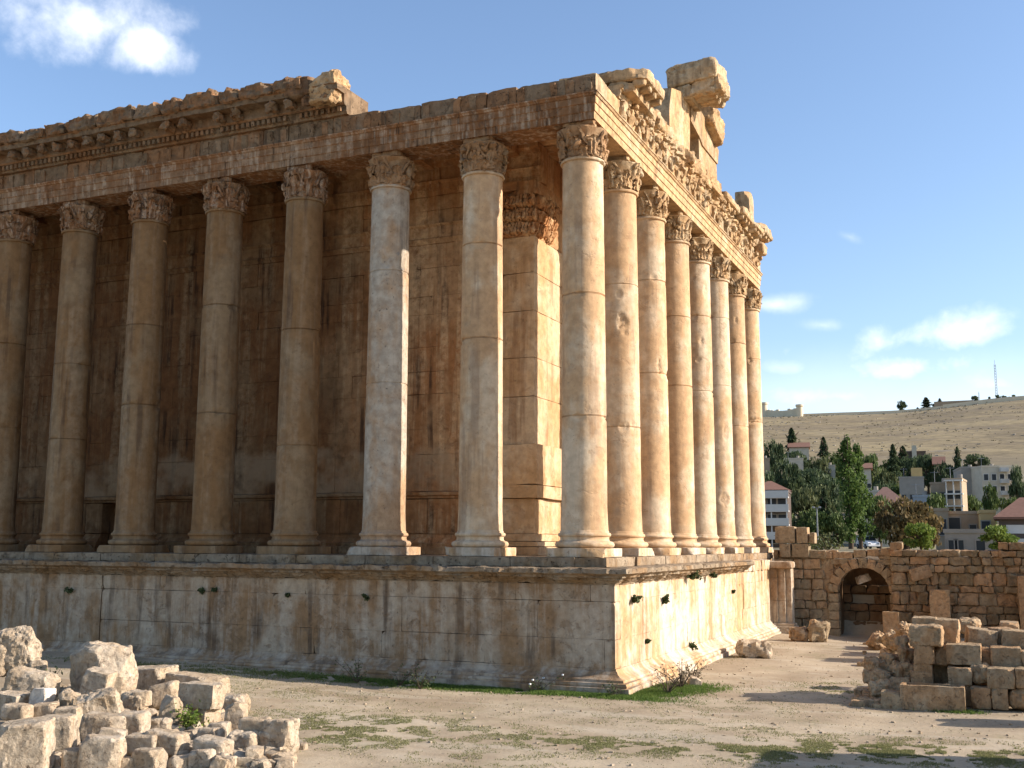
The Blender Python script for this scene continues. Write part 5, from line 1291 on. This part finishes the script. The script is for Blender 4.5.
def longwall(name, label, u0, u1, r0, r1, h0, mat):
    mb = MB(); prev = terrain(u0, r0); k_ = 26
    for i in range(1, k_+1):
        p = terrain(u0+(u1-u0)*i/k_, r0+(r1-r0)*i/k_); d = p-prev; d.z = 0; n_ = Vector((-d.y, d.x, 0)).normalized()*.3
        o = len(mb.v); mb.v += [Vector((v.x, v.y, b_.z-1)) for v, b_ in ((prev-n_, prev), (p-n_, p), (p+n_, p), (prev+n_, prev))] + [Vector((v.x, v.y, b_.z+h0)) for v, b_ in ((prev-n_, prev), (p-n_, p), (p+n_, p), (prev+n_, prev))]
        mb.f += [[o, o+1, o+5, o+4], [o+1, o+2, o+6, o+5], [o+2, o+3, o+7, o+6], [o+3, o, o+4, o+7], [o+4, o+5, o+6, o+7]]; prev = p
    tag(obj(name, mb, M[mat], None, terrain(u0, r0), 0), label, 'wall')
longwall('ridge_wall', 'low pale wall running along the ridge from the fort to the pointed trees', 806, 952, 900, 900, 1.8, 'fort')
longwall('ridge_wall', 'long pale wall climbing the right part of the ridge', 950, 1045, 898, 905, 2.6, 'fort')
p = terrain(968, 915); mb = MB(); mb.box(p.x-19, p.x+9, p.y, p.y+10, p.z-2, p.z+4.4); tag(obj('ridge_building', mb, M['tan'], None, p, 0), 'long low dark building behind the right part of the ridge wall', 'building')

# mast, pole, lamp post
def latt(name, label, u, r_, vtop, w0, cat):
    p = terrain(u, r_); z1 = CAM.z+(ray(u, vtop).z/math.hypot(ray(u, vtop).x, ray(u, vtop).y))*r_; H_ = z1-p.z
    t = empty(name, p); tag(t, label, cat); mb = MB()
    lg = [Vector((w0*math.cos(a), w0*math.sin(a), 0)) for a in (0, 2.09, 4.19)]
    for l in lg: mb.tube([p+l-Vector((0, 0, 1)), p+l*.8+Vector((0, 0, H_))], w0*.16, 5)
    n = 14
    for i in range(n):
        for k in range(3): mb.tube([p+lg[k]+Vector((0, 0, H_*i/n)), p+lg[(k+1) % 3]+Vector((0, 0, H_*(i+1)/n))], w0*.1, 4)
    obj('lattice', mb, M['steel'], t, p); mb = MB(); mb.tube([p+Vector((0, 0, H_)), p+Vector((0, 0, H_+H_*.12))], w0*.12, 5); obj('antenna', mb, M['steel'], t, p)
latt('radio_mast', 'tall thin lattice radio mast on the ridge at the right', 1005, 930, 364, .9, 'mast')
latt('ridge_pole', 'short thin pole on the ridge beside the flat topped tree', 987, 920, 392, .5, 'pole')
p = terrain(818, 120); lp = empty('lamp_post', p); tag(lp, 'thin grey lamp post with a crossbar head in front of the dark trees', 'lamp post')
z1 = CAM.z+(ray(818, 508).z/math.hypot(ray(818, 508).x, ray(818, 508).y))*120
mb = MB(); mb.tube([p-Vector((0, 0, .3)), Vector((p.x, p.y, z1))], [.10, .06], 8); obj('pole', mb, M['steel'], lp, p)
mb = MB(); mb.tube([(p.x-.4, p.y, z1), (p.x+.4, p.y, z1)], .04, 6); obj('crossbar', mb, M['steel'], lp, p)
for s_ in (-1, 1): mb = MB(); rblock(mb, (p.x+s_*.32, p.y-.1, z1+.06), (.26, .2, .12), rot=(.5, 0, 0), seed=2, res=.1, rad=.03, amp=0); obj('lamp_head', mb, M['steel'], lp, p)

# vehicles on the street behind the wall
def car(name, label, u, r_, heading, L=4.3, H_=1.75, paint='carpaint', van=False):
    p = terrain(u, r_); t = empty(name, p); t.rotation_euler = (0, 0, R(heading)); tag(t, label, 'car')
    def part(nm, mb, m_, par=t, sm__=30):
        o = obj(nm, mb, M[m_], None, smooth=sm__); o.parent = par; return o
    def ext(pts, w_, nb=.08):
        mb = MB(); k = len(pts); lv = [(-w_/2, .93), (-w_/2+nb, 1), (w_/2-nb, 1), (w_/2, .93)]
        cx_ = sum(a for a, _ in pts)/k; cz_ = sum(z for _, z in pts)/k
        mb.add([(cx_+(x-cx_)*s_, y, cz_+(z-cz_)*s_) for y, s_ in lv for x, z in pts], [(i*k+j, i*k+(j+1) % k, (i+1)*k+(j+1) % k, (i+1)*k+j) for i in range(3) for j in range(k)] + [tuple(range(k))[::-1], tuple(3*k+j for j in range(k))]); return mb
    h = L/2
    body = [(-h, .35), (-h+.05, .95), (-h+.3, 1.05), (h-1.0, 1.05), (h-.15, .85), (h, .6), (h-.02, .35)] if not van else [(-h, .35), (-h, 1.15), (h-.7, 1.15), (h-.05, .95), (h, .35)]
    part('body', ext(body, 1.75), paint)
    roof = [(-h+.15, 1.04), (-h+.5, H_-.08), (-h+.8, H_), (h-1.75, H_), (h-1.05, 1.04)] if not van else [(-h+.02, 1.14), (-h+.1, H_), (h-1.4, H_), (h-.72, 1.14)]
    part('cabin', ext(roof, 1.6), paint)
    for s_ in (-1, 1):
        for (x0, x1) in ((-h+.62, -h+1.4), (-h+1.5, h-1.75)):
            mb = MB(); mb.box(x0, x1, s_*.80-.012, s_*.80+.012, 1.12, H_-.14); part('window', mb, 'glass')
        for x in (-h+.8, h-.85):
            mb = MB(); pts = [(x, s_*.86-.1, .33), (x, s_*.86+.1, .33)]; mb.tube(pts, .33, 18); wh = part('wheel', mb, 'tyre')
            mb = MB(); mb.tube([(x, s_*.86-.104, .33), (x, s_*.86+.104, .33)], .19, 12); part('rim', mb, 'steel', wh)
    mb = MB(); mb.add([(h-1.62, -.7, H_-.12), (h-1.62, .7, H_-.12), (h-1.06, .72, 1.12), (h-1.06, -.72, 1.12)], [(0, 1, 2, 3)]); mb.add([v+Vector((.03, 0, .02)) for v in mb.v], [(3, 2, 1, 0)]); part('windscreen', mb, 'glass')
    for s_ in (-.6, .6): mb = MB(); rblock(mb, (h-.04, s_, .7), (.1, .3, .16), res=.1, rad=.03, amp=0); part('headlight', mb, 'steel')
car('parked_car', 'white car parked behind the wall at the foot of the poplars', 868, 160, -62)

# scrub and stones strewn over the dry hillside: nobody could count them
hs = MB(); hr = MB(); rr = random.Random(8)
for i in range(1500):
    u = rr.uniform(740, 1060); r_ = 900-520*rr.random()**1.6; p = terrain(u, r_)
    if noise.noise(Vector((p.x*.02, p.y*.02, 2))) < -.05 and rr.random() < .8: continue
    s_ = rr.uniform(.3, .9)
    if rr.random() < .62: leafcloud(hs, lambda q_: p+Vector((q_.gauss(0, .5)*s_, q_.gauss(0, .5)*s_, abs(q_.gauss(.3, .3))*s_)), 14, .7*s_, rr)
    else: rblock(hr, p, (s_*rr.uniform(.8, 2.2), s_*1.5, s_*.8), rot=(0, 0, rr.uniform(-.4, .4)), seed=i, res=.6, rad=.2, amp=.2, maxn=3)
tag(obj('scrub', hs, M['dryscrub'], smooth=0), kind='stuff', label='dry scrub on the bare hillside')
tag(obj('hillside_rubble', hr, M['hillrock']), kind='stuff', label='grey stones strewn over the bare hillside')
